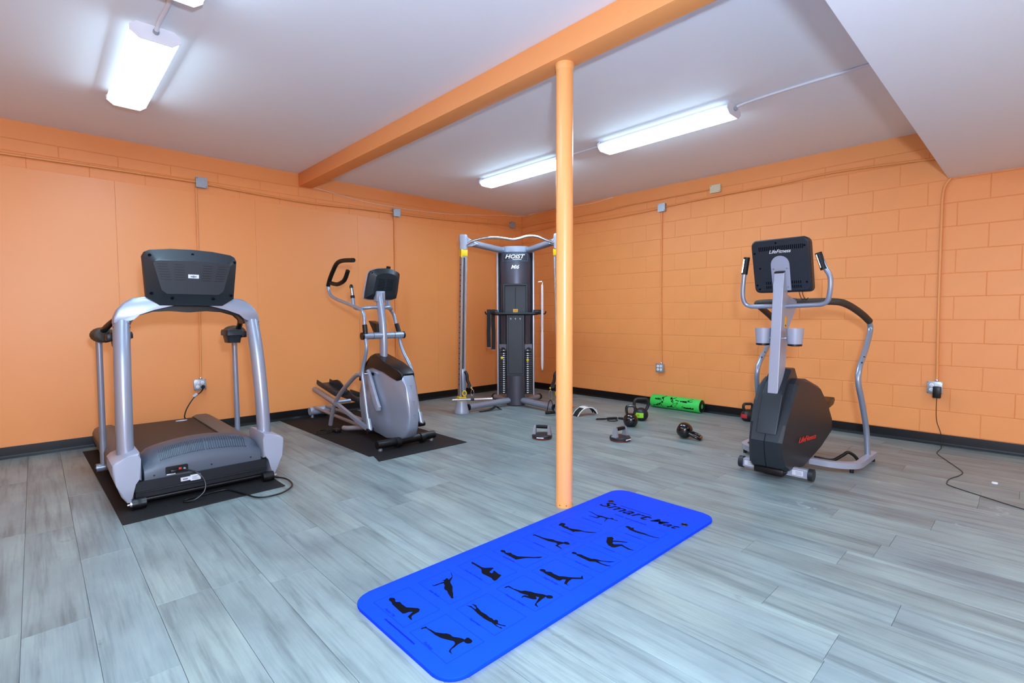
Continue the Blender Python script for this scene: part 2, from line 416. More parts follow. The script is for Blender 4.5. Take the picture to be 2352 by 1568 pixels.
dup(lamp0, (-5.0, -7.0, 2.348), 'added unseen fill lamp under the lowered ceiling behind the camera, left', PI/2)  # this lamp and the next are added out of view to light the room
dup(lamp0, (-1.9, -7.0, 2.348), 'added unseen fill lamp under the lowered ceiling behind the camera, right', PI/2)
def run(name, label, pts, r, m, cat='conduit', n=0, group=None):
    bm = new(); tube(bm, cr(pts, n) if n else pts, r, 10); return tag(obj(name, bm, m), label, cat, group)
run('lamp_conduit', 'short white conduit joining the two lamps at upper left', [(-5.262, -2.90, H-.03), (-5.262, -2.86, H-.012), (-5.255, -2.7, H-.012), (-5.262, -2.5, H-.012), (-5.265, -2.43, H-.033)], .011, 'lampwhite', n=4)
run('lamp_conduit', 'white conduit from the right hand lamp to the lowered ceiling', [(-1.83, -4.19, H-.035), (-1.825, -4.24, H-.012), (-1.84, -4.6, H-.008), (-1.83, -5.27, H-.008)], .009, 'lampwhite', n=5)
run('lamp_conduit', 'thin white conduit between the two far lamps, beside the column', [(-1.83, -2.95, H-.03), (-1.83, -2.9, H-.008), (-1.83, -2.55, H-.008), (-1.83, -2.47, H-.033)], .007, 'lampwhite', n=4)
# ------------------------------------------------------------------ electrics: junction boxes, outlets, conduits
def jbox(label, loc, rz, m='galv', sz=(.102, .102, .045)):
    t = thing('junction_box', label, 'junction box', loc, rz, 'wall junction boxes')
    w_, h_, d = sz
    bm = new(); boxr(bm, (-w_/2+.002, 0, -h_/2+.002), (w_/2-.002, -d+.004, h_/2-.002), .004); obj('body', bm, m, t)
    bm = new(); boxr(bm, (-w_/2, -d+.004, -h_/2), (w_/2, -d, h_/2), .0015, 1); obj('cover', bm, m, t)
    for sx, sz_ in ((1, -1), (-1, 1)):
        bm = new(); cyl(bm, (sx*(w_/2-.012), -d-.0015, sz_*(h_/2-.012)), (sx*(w_/2-.012), -d, sz_*(h_/2-.012)), .004, 10); obj('screw', bm, 'plate', t)
    return t
RW = R(-90)   # front faces -X on the right wall
jbox('grey junction box on the left wall above the treadmill outlet', (-4.552, 0, 2.512), 0)
jbox('grey junction box on the left wall above the elliptical trainer', (-2.338, 0, 2.517), 0)
jbox('grey junction box nearest the room corner', (-.235, .01, 2.61), 0)
jbox('grey junction box on the block wall right of the column', (0, -2.528, 2.522), RW)
jbox('flat beige cover box on the block wall near the ceiling', (0, -3.212, 2.632), RW, 'beige', (.125, .092, .035))
def outlet(label, loc, rz):
    t = thing('wall_outlet', label, 'outlet', loc, rz, 'surface mounted wall outlets')
    bm = new(); boxr(bm, (-.05, 0, -.05), (.05, -.04, .05), .006); obj('back_box', bm, 'galv', t)
    bm = new(); boxr(bm, (-.054, -.04, -.054), (.054, -.046, .054), .004); obj('cover_plate', bm, 'galv', t)
    for sx in (-1, 1):
        for sz in (-1, 1):
            c = (sx*.021, -.046, sz*.021)
            bm = new(); lathe(bm, [(.0165, 0), (.0165, .002), (.015, .003)], 18, axis='y'); rc = obj('receptacle', bm, 'recept', t, c, (R(180), 0, 0))
            bm = new()
            for dx in (-.005, .005): boxr(bm, (dx-.001, .003, .001), (dx+.001, .0034, .008))
            cyl(bm, (0, .003, -.006), (0, .0034, -.006), .0022, 8); obj('slot', bm, 'plate', rc)
            bm = new(); cyl(bm, (sx*.047, -.046, sz*.047), (sx*.047, -.0475, sz*.047), .0035, 8); obj('screw', bm, 'plate', t)
    bm = new(); lathe(bm, [(.012, .05), (.014, .054), (.014, .066), (.0105, .072)], 14, c=(.012, -.02, 0)); obj('conduit_fitting', bm, 'satin', t)
    return t
outlet('four socket outlet behind the treadmill with a black plug', (-4.63, 0, .488), 0)
outlet('empty four socket outlet on the block wall above the green roller', (0, -2.527, .495), RW)
outlet('four socket outlet with a black power adapter near the right edge', (0, -5.24, .518), RW)
GC = 'orange painted conduits'
cz = lambda x, z: (x, -.016, z)
run('wall_conduit', 'orange conduit along the top of the left wall, left of the first box', [cz(X0+.01, 2.50), cz(-5.97, 2.503), cz(-5.37, 2.51), cz(-4.603, 2.515)], .0115, 'conduit', group=GC)
run('wall_conduit', 'orange conduit on the left wall between the two upper boxes, under the beam', [cz(-4.5, 2.508), cz(-4.0, 2.488), cz(-3.4, 2.478), cz(-2.9, 2.50), cz(-2.39, 2.512)], .0115, 'conduit', n=5, group=GC)
run('wall_conduit', 'orange conduit rising to the corner box on the left wall', [cz(-2.287, 2.512), cz(-1.6, 2.53), cz(-.9, 2.57), cz(-.4, 2.60), cz(-.287, 2.605)], .0115, 'conduit', n=5, group=GC)
run('wall_conduit', 'upright orange conduit above the treadmill outlet', [cz(-4.597, 2.46), cz(-4.60, 1.5), (-4.617, -.02, .56)], .009, 'conduit', group=GC)
run('wall_conduit', 'upright orange conduit behind the elliptical trainer', [cz(-2.36, 2.466), cz(-2.365, .101)], .009, 'conduit', group=GC)
rz_ = lambda y, z: (-.014, y, z)
run('wall_conduit', 'orange conduit rounding the room corner to the beige box', [(-.184, -.008, 2.606), (-.06, -.02, 2.604), (-.02, -.06, 2.604), rz_(-.3, 2.608), rz_(-1.2, 2.612), rz_(-1.75, 2.618), rz_(-1.95, 2.634), rz_(-2.6, 2.637), rz_(-3.15, 2.639)], .009, 'conduit', n=6, group=GC)
run('wall_conduit', 'lower orange conduit left of the block wall junction box', [rz_(-.05, 2.50), rz_(-.8, 2.52), rz_(-1.6, 2.50), rz_(-2.1, 2.505), rz_(-2.476, 2.515)], .008, 'conduit', n=5, group=GC)
run('wall_conduit', 'orange conduit from the block wall box to the lowered ceiling', [rz_(-2.58, 2.53), rz_(-3.2, 2.55), rz_(-3.85, 2.556), rz_(-4.3, 2.575), rz_(-4.7, 2.565), rz_(-5.27, 2.53)], .0105, 'conduit', n=5, group=GC)
run('wall_conduit', 'upright orange conduit above the green roller outlet', [rz_(-2.52, 2.47), rz_(-2.52, 1.4), (-.02, -2.539, .565)], .008, 'conduit', group=GC)
run('wall_conduit', 'upright orange conduit above the right hand power adapter', [rz_(-5.29, 2.346), rz_(-5.245, 2.24), rz_(-5.24, 1.9), (-.016, -5.243, 1.2), (-.02, -5.252, .59)], .0115, 'conduit', n=5, group=GC)
run('loose_wire', 'thin white wire sagging along the walls near the ceiling', [(-3.40, -.012, 2.66), (-3.33, -.006, 2.654), (-2.64, -.006, 2.591), (-1.7, -.01, 2.603), (-.9, -.012, 2.68), (-.45, -.012, 2.735), (-.03, -.03, 2.772), (-.012, -.3, 2.78), (-.012, -1.09, 2.765), (-.012, -1.45, 2.758), (-.012, -1.74, 2.778), (-.012, -1.78, 2.772)], .0032, 'wire', 'wire', n=6)
t = thing('power_adapter', 'black power adapter with a thin cord running over the floor', 'adapter', (-.046, -5.26, .50))
bm = new(); boxr(bm, (-.045, -.028, -.07), (-.0001, .028, .03), .006); obj('body', bm, 'black', t)
bm = new(); tube(bm, cr([(-.025, 0, -.07), (-.02, 0, -.2), (.012, -.004, -.29), (.018, -.028, -.37), (.02, -.035, -.42), (.01, -.04, -.488), (-.10, -.05, -.497), (-.30, -.045, -.497), (-.42, -.08, -.497), (-.73, -.21, -.497), (-.86, -.252, -.497), (-.98, -.24, -.497), (-1.11, -.205, -.497), (-1.22, -.20, -.497), (-1.30, -.225, -.497), (-1.42, -.40, -.497), (-1.53, -.58, -.497), (-1.62, -.80, -.497), (-1.7, -1.2, -.497)], 6), .003, 6); obj('cord', bm, 'cordbrown', t)
t = thing('bottle_cap', 'small white plastic cap on the floor near the right wall', 'cap', (-1.056, -5.69, 0))
bm = new(); lathe(bm, [(.0165, 0), (.017, .006), (.015, .009), (.004, .010)], 20); obj('rim', bm, 'recept', t)
# ------------------------------------------------------------------ rubber mats and the blue mat
bm = new(); prism(bm, [(-5.557, -.17), (-4.645, -.17), (-4.605, -2.312), (-5.503, -2.352)], 'z', .0003, .0065, .0015, 1); tag(obj('rubber_mat', bm, 'rubber'), 'black rubber floor mat under the treadmill', 'mat', 'rubber equipment mats')
bm = new(); prism(bm, [(-3.862, -.022), (-2.955, -.022), (-2.962, -2.249), (-3.851, -2.236), (-3.815, -2.10), (-3.80, -2.055), (-3.838, -2.052)], 'z', .0003, .0065, .0015, 1); tag(obj('rubber_mat', bm, 'rubber'), 'black rubber floor mat with a torn corner under the elliptical trainer', 'mat', 'rubber equipment mats')
bmat = thing('exercise_mat', 'blue foam exercise mat printed with black exercise figures', 'exercise mat', (-4.0, -4.3, 0))
bm = new(); prism(bm, [(x, y) for x, y in rrect(1.90, .672, .085, 8, .022, .002)], 'z', .0004, .0155, .004, 3); obj('foam_sheet', bm, 'blue', bmat)
ZP = .01552
FIG = {
 'pelvic': [[-0.814,0.226],[-0.804,0.231],[-0.793,0.22],[-0.795,0.204],[-0.802,0.196],[-0.802,0.188],[-0.79,0.177],[-0.793,0.161],[-0.792,0.126],[-0.762,0.089],[-0.761,0.076],[-0.773,0.066],[-0.804,0.063],[-0.813,0.057],[-0.82,0.04],[-0.824,0.042],[-0.822,0.069],[-0.814,0.072],[-0.79,0.082],[-0.802,0.092],[-0.817,0.094],[-0.825,0.099],[-0.825,0.123],[-0.822,0.183],[-0.816,0.201],[-0.817,0.214]],
 'side_plank': [[-0.504,0.221],[-0.501,0.22],[-0.512,0.197],[-0.526,0.179],[-0.547,0.165],[-0.556,0.153],[-0.567,0.122],[-0.576,0.11],[-0.59,0.092],[-0.6,0.074],[-0.612,0.059],[-0.614,0.053],[-0.62,0.048],[-0.626,0.055],[-0.622,0.063],[-0.614,0.091],[-0.605,0.11],[-0.605,0.13],[-0.597,0.143],[-0.588,0.15],[-0.579,0.171],[-0.593,0.176],[-0.614,0.177],[-0.624,0.183],[-0.622,0.198],[-0.619,0.186],[-0.603,0.185],[-0.573,0.18],[-0.565,0.183],[-0.572,0.192],[-0.556,0.191],[-0.547,0.197],[-0.542,0.193],[-0.546,0.179],[-0.534,0.183],[-0.522,0.189],[-0.513,0.202]],
 'double': [[-0.375,0.233],[-0.37,0.229],[-0.37,0.159],[-0.364,0.148],[-0.337,0.124],[-0.337,0.117],[-0.37,0.107],[-0.374,0.104],[-0.374,0.09],[-0.365,0.09],[-0.359,0.098],[-0.349,0.101],[-0.356,0.062],[-0.353,0.056],[-0.355,0.045],[-0.4,0.03],[-0.408,0.033],[-0.407,0.047],[-0.402,0.058],[-0.406,0.117],[-0.401,0.128],[-0.389,0.142],[-0.384,0.155],[-0.381,0.21],[-0.383,0.221]],
 'leg': [[-0.202,0.222],[-0.19,0.225],[-0.182,0.212],[-0.19,0.195],[-0.195,0.189],[-0.177,0.171],[-0.183,0.156],[-0.179,0.123],[-0.16,0.1],[-0.128,0.063],[-0.099,0.04],[-0.1,0.036],[-0.116,0.037],[-0.157,0.077],[-0.171,0.087],[-0.198,0.1],[-0.209,0.105],[-0.207,0.117],[-0.205,0.184],[-0.201,0.197],[-0.205,0.21]],
 'close': [[0.036,0.234],[0.049,0.236],[0.055,0.231],[0.059,0.171],[0.069,0.145],[0.079,0.129],[0.079,0.106],[0.093,0.066],[0.103,0.067],[0.111,0.055],[0.105,0.035],[0.095,0.03],[0.084,0.04],[0.083,0.057],[0.054,0.066],[0.045,0.062],[0.036,0.028],[0.031,0.029],[0.036,0.074],[0.053,0.073],[0.062,0.09],[0.057,0.104],[0.047,0.131],[0.046,0.17],[0.045,0.225]],
 'cobra': [[0.235,0.226],[0.256,0.233],[0.271,0.231],[0.276,0.215],[0.271,0.204],[0.259,0.202],[0.248,0.191],[0.255,0.178],[0.246,0.159],[0.253,0.136],[0.269,0.107],[0.275,0.071],[0.293,0.044],[0.31,0.024],[0.308,0.021],[0.284,0.037],[0.27,0.058],[0.261,0.085],[0.247,0.096],[0.232,0.111],[0.223,0.108],[0.226,0.119],[0.229,0.151],[0.23,0.193],[0.237,0.206],[0.232,0.217]],
 'birddog': [[0.508,0.233],[0.515,0.226],[0.511,0.198],[0.501,0.16],[0.51,0.136],[0.51,0.106],[0.515,0.082],[0.527,0.08],[0.528,0.07],[0.517,0.056],[0.523,0.033],[0.515,0.029],[0.512,0.055],[0.508,0.077],[0.499,0.086],[0.469,0.082],[0.46,0.076],[0.454,0.068],[0.458,0.079],[0.468,0.086],[0.493,0.092],[0.497,0.115],[0.491,0.13],[0.472,0.133],[0.462,0.137],[0.458,0.19],[0.462,0.189],[0.471,0.143],[0.488,0.145],[0.5,0.18],[0.509,0.219]],
 'pushup': [[-0.827,-0.03],[-0.822,-0.028],[-0.812,-0.032],[-0.806,-0.03],[-0.806,-0.037],[-0.807,-0.046],[-0.803,-0.063],[-0.8,-0.085],[-0.782,-0.112],[-0.775,-0.118],[-0.769,-0.131],[-0.77,-0.149],[-0.759,-0.166],[-0.751,-0.18],[-0.749,-0.192],[-0.738,-0.189],[-0.732,-0.193],[-0.732,-0.211],[-0.735,-0.219],[-0.745,-0.223],[-0.755,-0.217],[-0.759,-0.207],[-0.757,-0.198],[-0.78,-0.196],[-0.8,-0.2],[-0.813,-0.201],[-0.822,-0.207],[-0.829,-0.226],[-0.828,-0.204],[-0.817,-0.197],[-0.794,-0.19],[-0.786,-0.184],[-0.782,-0.172],[-0.789,-0.159],[-0.797,-0.143],[-0.805,-0.125],[-0.81,-0.096],[-0.81,-0.07],[-0.811,-0.042],[-0.816,-0.037],[-0.826,-0.035]],
 'superman': [[-0.612,-0.029],[-0.601,-0.046],[-0.603,-0.057],[-0.602,-0.075],[-0.595,-0.069],[-0.592,-0.055],[-0.59,-0.033],[-0.583,-0.055],[-0.589,-0.068],[-0.594,-0.091],[-0.597,-0.102],[-0.595,-0.132],[-0.598,-0.152],[-0.595,-0.166],[-0.598,-0.179],[-0.59,-0.181],[-0.587,-0.188],[-0.593,-0.198],[-0.6,-0.203],[-0.595,-0.222],[-0.588,-0.231],[-0.589,-0.238],[-0.595,-0.233],[-0.601,-0.22],[-0.608,-0.201],[-0.611,-0.209],[-0.611,-0.224],[-0.607,-0.229],[-0.609,-0.24],[-0.613,-0.234],[-0.616,-0.21],[-0.613,-0.182],[-0.616,-0.17],[-0.618,-0.143],[-0.615,-0.102],[-0.609,-0.07],[-0.608,-0.052]],
 'mountain': [[-0.414,-0.037],[-0.4,-0.036],[-0.39,-0.041],[-0.391,-0.07],[-0.385,-0.09],[-0.381,-0.105],[-0.366,-0.117],[-0.353,-0.142],[-0.35,-0.157],[-0.332,-0.186],[-0.329,-0.203],[-0.321,-0.207],[-0.314,-0.218],[-0.317,-0.228],[-0.325,-0.234],[-0.337,-0.228],[-0.342,-0.217],[-0.338,-0.207],[-0.363,-0.209],[-0.4,-0.215],[-0.406,-0.221],[-0.415,-0.239],[-0.415,-0.218],[-0.409,-0.213],[-0.364,-0.193],[-0.361,-0.189],[-0.367,-0.177],[-0.373,-0.189],[-0.38,-0.193],[-0.39,-0.184],[-0.395,-0.168],[-0.403,-0.145],[-0.412,-0.145],[-0.415,-0.141],[-0.404,-0.137],[-0.393,-0.138],[-0.385,-0.154],[-0.384,-0.147],[-0.395,-0.114],[-0.394,-0.102],[-0.399,-0.045],[-0.413,-0.043]],
 'bridge': [[-0.2,-0.041],[-0.19,-0.037],[-0.18,-0.045],[-0.179,-0.059],[-0.188,-0.07],[-0.175,-0.083],[-0.173,-0.093],[-0.177,-0.104],[-0.175,-0.136],[-0.16,-0.155],[-0.146,-0.179],[-0.115,-0.212],[-0.106,-0.207],[-0.095,-0.204],[-0.117,-0.227],[-0.134,-0.211],[-0.153,-0.192],[-0.18,-0.195],[-0.2,-0.203],[-0.205,-0.22],[-0.206,-0.192],[-0.175,-0.177],[-0.185,-0.166],[-0.201,-0.166],[-0.206,-0.155],[-0.204,-0.081],[-0.2,-0.065],[-0.201,-0.047]],
 'flutter': [[0.034,-0.034],[0.049,-0.032],[0.053,-0.046],[0.045,-0.061],[0.055,-0.077],[0.053,-0.093],[0.053,-0.11],[0.056,-0.138],[0.068,-0.152],[0.077,-0.183],[0.089,-0.203],[0.111,-0.227],[0.111,-0.231],[0.09,-0.22],[0.071,-0.188],[0.06,-0.175],[0.054,-0.196],[0.059,-0.225],[0.067,-0.242],[0.063,-0.243],[0.051,-0.23],[0.046,-0.199],[0.046,-0.169],[0.029,-0.148],[0.03,-0.124],[0.032,-0.07],[0.038,-0.061],[0.031,-0.043]],
 'situp': [[0.296,-0.052],[0.311,-0.058],[0.323,-0.068],[0.315,-0.084],[0.299,-0.092],[0.29,-0.093],[0.306,-0.115],[0.319,-0.137],[0.331,-0.159],[0.321,-0.158],[0.299,-0.127],[0.282,-0.104],[0.263,-0.112],[0.26,-0.124],[0.287,-0.152],[0.278,-0.182],[0.274,-0.206],[0.278,-0.231],[0.271,-0.227],[0.262,-0.207],[0.27,-0.166],[0.27,-0.159],[0.233,-0.148],[0.225,-0.137],[0.23,-0.111],[0.252,-0.082],[0.277,-0.067],[0.288,-0.062]],
 'lying': [[0.481,-0.041],[0.496,-0.045],[0.499,-0.058],[0.492,-0.074],[0.503,-0.084],[0.481,-0.096],[0.478,-0.118],[0.483,-0.165],[0.479,-0.196],[0.482,-0.223],[0.492,-0.245],[0.486,-0.244],[0.473,-0.224],[0.469,-0.193],[0.468,-0.171],[0.461,-0.144],[0.46,-0.115],[0.463,-0.082],[0.475,-0.061]],
}
for k, poly in FIG.items():
    bm = new(); prism(bm, poly, 'z', ZP, ZP+.0005); obj('exercise_print', bm, 'print', bmat, ang=0)
for k in range(7):
    for s in (1, -1):
        u0, v0 = -.87+.2125*k, (.02 if s > 0 else -.25)
        bm = new(); t_ = .0022; u1, v1 = u0+.165, v0+.23
        for a, b_ in (((u0, v0), (u1, v0+t_)), ((u0, v1-t_), (u1, v1)), ((u0, v0), (u0+t_, v1)), ((u1-t_, v0), (u1, v1))):
            boxr(bm, (a[0], a[1], ZP-.0002), (b_[0], b_[1], ZP+.00012))
        if not (k == 6 and s > 0) : obj('print_frame', bm, 'boxprint', bmat, ang=0)
TR = (0, 0, -PI/2)
for s, u, va, vb in (('Pelvic Tilt', -.858, .173, .105), ('Side Plank', -.654, .169, .097), ('Double Crunches', -.441, .196, .073), ('Pushups', -.862, -.105, -.154), ('Superman', -.656, -.106, -.167), ('Mountain Climber', -.445, -.08, -.196), ('Single Bridge', -.23, -.095, -.181), ('Flutter Kicks', -.018, -.1, -.179)):
    text('caption', s, .016, 'blueprint', bmat, (u, (va+vb)/2, ZP+.0002), TR, .2, .0002, abs(va-vb))
def dashes(u, va, vb, n, h=.007):
    bm = new(); L = va-vb; random.seed(n+int(u*1000))
    x = va
    for i in range(n):
        wd = L/n; k = random.uniform(.75, 1.)
        boxr(bm, (u-h/2*k, x, ZP-.0002), (u+h/2*random.uniform(.7, 1), x-wd*.8, ZP+.00015)); x -= wd
    stuff(obj('caption_print', bm, 'blueprint', bmat, ang=0))
for u, va, vb, n in ((-.228, .171, .094, 9), (-.016, .172, .093, 9), (.193, .163, .09, 9), (.411, .198, .061, 16), (.193, -.11, -.174, 8), (.409, -.09, -.188, 12)): dashes(u, va, vb, n)
dashes(.584, .097, .036, 6, .01); dashes(.583, .023, -.113, 12, .01); dashes(-.892, .116, -.09, 26, .008)
text('title_lettering', 'Smart', .118, 'print', bmat, (.672, .083, ZP+.0002), TR, .32, .0004, .335, .0012)
text('title_lettering', 'Mat', .08, 'print', bmat, (.672, -.176, ZP+.0002), TR, .32, .0004, .165, .001)
bm = new(); boxr(bm, (.716, .15, ZP-.0002), (.721, -.06, ZP+.0004)); obj('title_rule', bm, 'print', bmat, ang=0)
for v in (.231, -.255):
    bm = new(); tube(bm, [(.736+.017*math.cos(a), v+.017*math.sin(a), .0157) for a in [2*PI*i/24 for i in range(24)]], .003, 8, closed=True); g = obj('grommet', bm, 'black', bmat)
    bm = new(); cyl(bm, (.736, v, .0154), (.736, v, .0161), .015, 20); obj('hole', bm, 'print', g)
# ------------------------------------------------------------------ loose training gear
def kettlebell(label, loc, m, hh=.235, rb=.078, hw=.06, band=None, rot=None, num=None, rotz=0, hr=.0145, la=0, lw=75, lh=.026):
    t = thing('kettlebell', label, 'kettlebell', loc, rotz, 'kettlebells on the floor', rot)
    prof = [(.0, 0)]+[(rb*math.sin(a), rb-rb*math.cos(a)) for a in [R(d) for d in (38, 50, 62, 75, 90, 105, 120, 134, 146, 156)]]
    prof = [(rb*.50, .0)]+[(r, max(0.0, z-rb*(1-math.cos(R(34))))) for r, z in prof[1:]]
    top = prof[-1][1]; prof += [(rb*.2, top+.006)]
    bm = new(); lathe(bm, prof, 32); obj('bell', bm, m, t)
    a0 = top-.025
    pts = fillet([(-hw*.62, 0, a0), (-hw, 0, top+.03), (-hw*.86, 0, hh-hr), (hw*.86, 0, hh-hr), (hw, 0, top+.03), (hw*.62, 0, a0)], .04, 6)
    bm = new(); tube(bm, pts, hr, 14, ref=(0, 1, 0)); obj('handle', bm, m, t)
    if band:
        bm = new(); zc = rb*.86
        secs = []
        for i in range(13):
            a = R(la-lw+2*lw*i/12); secs.append([(math.cos(a)*rr, math.sin(a)*rr, zz) for rr, zz in ((rb*.985, zc-lh), (rb*1.012, zc-lh/2), (rb*1.016, zc), (rb*1.012, zc+lh/2), (rb*.985, zc+lh), (rb*.94, zc))])
        loft(bm, secs); lb = obj('weight_label', bm, band, t)
        if num: text('number', num, .03, 'print', lb, (rb*1.02*math.cos(R(la)), rb*1.02*math.sin(R(la)), zc), (PI/2, 0, PI/2+R(la)), ext=.0008)
    return t
kettlebell('glossy black kettlebell standing in front of the lime labelled one', (-1.30, -2.925, 0), 'gloss', .232, .078, .047, rotz=R(-55))
kettlebell('black kettlebell with a lime green label and a wide handle', (-.955, -2.835, 0), 'castiron', .255, .078, .082, 'lime', num='10', rotz=R(-43), hr=.0165, la=232, lw=42, lh=.027)
kettlebell('glossy black kettlebell lying on its side on the open floor', (-1.385, -3.51, .0985), 'gloss', .235, .076, .062, rot=(R(111.5), 0, R(15)))
kettlebell('black kettlebell with a red label beside the stair climber', (-.16, -3.68, 0), 'castiron', .205, .071, .052, 'redlab', rotz=R(-43), la=205, lw=34, lh=.022)
def pushup(label, loc, rz):
    t = thing('push_up_handle', label, 'push-up handle', loc, rz, 'rotating push-up handles')
    bm = new(); lathe(bm, [(.088, .0005), (.094, .004), (.094, .012)], 40); obj('rubber_ring', bm, 'rust', t)
    bm = new(); lathe(bm, [(.093, .012), (.097, .016), (.097, .032), (.090, .040), (.02, .043)], 40); ds = obj('turntable', bm, 'dark', t)
    bm = new(); boxr(bm, (-.034, -.0985, .019), (.034, -.0955, .027)); obj('side_print', bm, 'letter', ds)
    for s in (-1, 1):
        bm = new(); loft(bm, [[(s*(.075+dx*q+o_), y*k, z) for (dx, y) in ((-1, -1), (1, -1), (1, 1), (-1, 1))] for (z, q, k, o_) in ((.038, .017, .030, 0), (.07, .013, .024, -.004), (.108, .011, .017, -.008), (.124, .009, .012, -.009))])
        obj('post', bm, 'greypl', t)
    bm = new(); tube(bm, [(-.058, 0, .110), (-.03, 0, .111), (.03, 0, .111), (.058, 0, .110)], [.0155, .0175, .0175, .0155], 16); obj('grip', bm, 'blackrub', t)
    return t
pushup('rotating push-up handle on the floor left of the column', (-2.34, -2.62, 0), R(-58))
pushup('rotating push-up handle on the floor right of the column', (-1.88, -3.19, 0), R(-5))
t = thing('foam_roller', 'lime green foam roller with black figures against the block wall', 'foam roller', (-.098, -2.80, .0805), 0)
bm = new(); lathe(bm, [(.078, -.325), (.0805, -.32), (.0805, .32), (.078, .325)], 40, axis='y'); obj('foam_sleeve', bm, 'green', t)
for s in (-1, 1):
    bm = new(); lathe(bm, [(.074, 0), (.074, .004), (.070, .006), (.03, .007), (.026, -.003), (.002, -.003)], 32, axis='y'); obj('core_end', bm, 'black', t, (0, s*.322, 0), (0 if s > 0 else PI, 0, 0))
def wrapfig(poly, u0, a0, sc):
    bm = new(); ring = []
    for x, y in poly:
        a = a0-x*sc/.0812*1.15; ring.append(bm.verts.new((.0813*math.cos(a), u0+y*sc, .0813*math.sin(a))))
    f = bm.faces.new(ring); bmesh.ops.triangulate(bm, faces=[f]); return bm
keys = ['pushup', 'mountain', 'bridge', 'flutter', 'close', 'leg']
for i, (k, u, a) in enumerate((('pushup', .20, 200), ('mountain', 0., 200), ('superman', -.19, 200), ('bridge', .18, 140), ('situp', 0., 140), ('flutter', -.17, 140))):
    P0 = FIG[k]; mx_, my_ = sum(p[0] for p in P0)/len(P0), sum(p[1] for p in P0)/len(P0)
    obj('figure_print', wrapfig([(p[0]-mx_, p[1]-my_) for p in P0], u, R(a), .75), 'print', t, ang=0)
t = thing('ankle_strap', 'black ankle strap with white edging lying on the floor', 'strap', (-1.15, -2.23, 0), R(-14))
prof = cr([(-.17, 0, .006), (-.13, .005, .05), (-.07, .01, .085), (-.01, .01, .095), (.05, .005, .085), (.09, 0, .05), (.11, -.01, .014)], 5)
def band(bm, pts, wd, th, side=(0, 1, 0)):
    sd = Vector(side); secs = []
    for i, p_ in enumerate(pts):
        tg = (pts[min(i+1, len(pts)-1)]-pts[max(i-1, 0)]).normalized(); nn = tg.cross(sd).normalized()
        secs.append([p_+sd*wd/2+nn*th/2, p_+sd*wd/2-nn*th/2, p_-sd*wd/2-nn*th/2, p_-sd*wd/2+nn*th/2])
    loft(bm, secs)
bm = new(); band(bm, prof, .095, .008); cuff = obj('cuff', bm, 'strap', t)
for s in (-1, 1):
    bm = new(); tube(bm, [p_+Vector((0, s*.048, 0)) for p_ in prof], .006, 8); obj('edge_binding', bm, 'strapwhite', t)
bm = new(); tube(bm, [(.125+.022*math.cos(a), .012*0, .03+.022*math.sin(a)) for a in [2*PI*i/16 for i in range(16)]], .006, 8, closed=True, ref=(0, 1, 0)); obj('ring', bm, 'strapwhite', t)
bm = new(); band(bm, [p_+Vector((0, .0, .006)) for p_ in prof[10:16]], .1, .004); obj('cross_strap', bm, 'strapwhite', t)
t = thing('jump_rope', 'coiled black jump rope with short handles on the floor', 'jump rope', (-1.17, -2.6, 0), R(-44))
bm = new(); tube(bm, cr([(.03, .01, .012), (-.05, .05, .006), (-.16, .04, .006), (-.17, -.01, .006), (-.08, -.01, .010), (-.03, .02, .014), (-.06, -.06, .006), (.0, -.09, .006), (.05, -.05, .006), (.04, .0, .010)], 6), .005, 8); obj('cord', bm, 'blackrub', t)
for a, b_ in (((-.06, .0, .017), (.06, .02, .017)), ((.075, .035, .014), (.20, -.03, .014))):
    bm = new(); tube(bm, [a, Vector(a).lerp(Vector(b_), .2), Vector(a).lerp(Vector(b_), .8), b_], [.010, .0135, .0135, .010], 14); obj('handle', bm, 'blackrub', t)
# ------------------------------------------------------------------ treadmill
tm = thing('treadmill', 'grey treadmill standing on a black mat at the left, seen from its motor end', 'treadmill', (-5.03, -2.1, .0068))
bm = new(); boxr(bm, (-.385, -.002, .052), (.37, .02, .157), .003, 1); boxr(bm, (-.385, -.012, .085), (.37, 0, .094), .002, 1); obj('front_plate', bm, 'plate', tm)
secs = []
for i in range(17):
    u = -1+2*i/16; x = u*.335; cz_ = .055*(1-u*u)-.01; edge = max(0, (abs(u)-.86)/.14)
    zt = lambda z: z+cz_*min(1, max(0, (z-.19)/.1))-edge*.03*min(1, max(0, (z-.2)/.08))
    secs.append([(x, y, zt(z)) for y, z in ((.002, .13), (-.001, .205), (.018, .25), (.05, .285), (.10, .305), (.17, .312), (.27, .30), (.38, .262), (.47, .212), (.50, .19), (.50, .13))])
bm = new(); loft(bm, secs); hood = obj('motor_hood', bm, 'hood', tm, ang=50)
bm = new()
def fins(xa, xb, n, wd):
    for i in range(n):
        x = xa+(xb-xa)*i/(n-1); cc = .055*(1-(x/.335)**2)-.01
        a = [(.016, .252+cc*.8), (.05, .288+cc), (.09, .304+cc)]
        for (y1, z1), (y2, z2) in zip(a, a[1:]):
            d = Vector((0, y2-y1, z2-z1)); m_ = Vector((x, (y1+y2)/2, (z1+z2)/2))
            box(bm, m_, (wd, d.length, .007), rot=Matrix.Rotation(math.atan2(d.z, d.y), 3, 'X'))
fins(-.245, -.005, 26, .0042); fins(.012, .245, 17, .0065)
stuff(obj('cooling_fins', bm, 'hood', tm, ang=0))
bm = new(); prism(bm, rrect(.122, .052, .008, 3, -.165, .192), 'y', -.004, .01); pp = obj('power_panel', bm, 'black', tm)
bm = new(); boxr(bm, (-.157, -.012, .19), (-.141, -.003, .203), .002); obj('power_switch', bm, 'redled', pp)
bm = new(); cyl(bm, (-.125, -.010, .193), (-.125, -.003, .193), .007, 12); obj('breaker_button', bm, 'satin', pp)
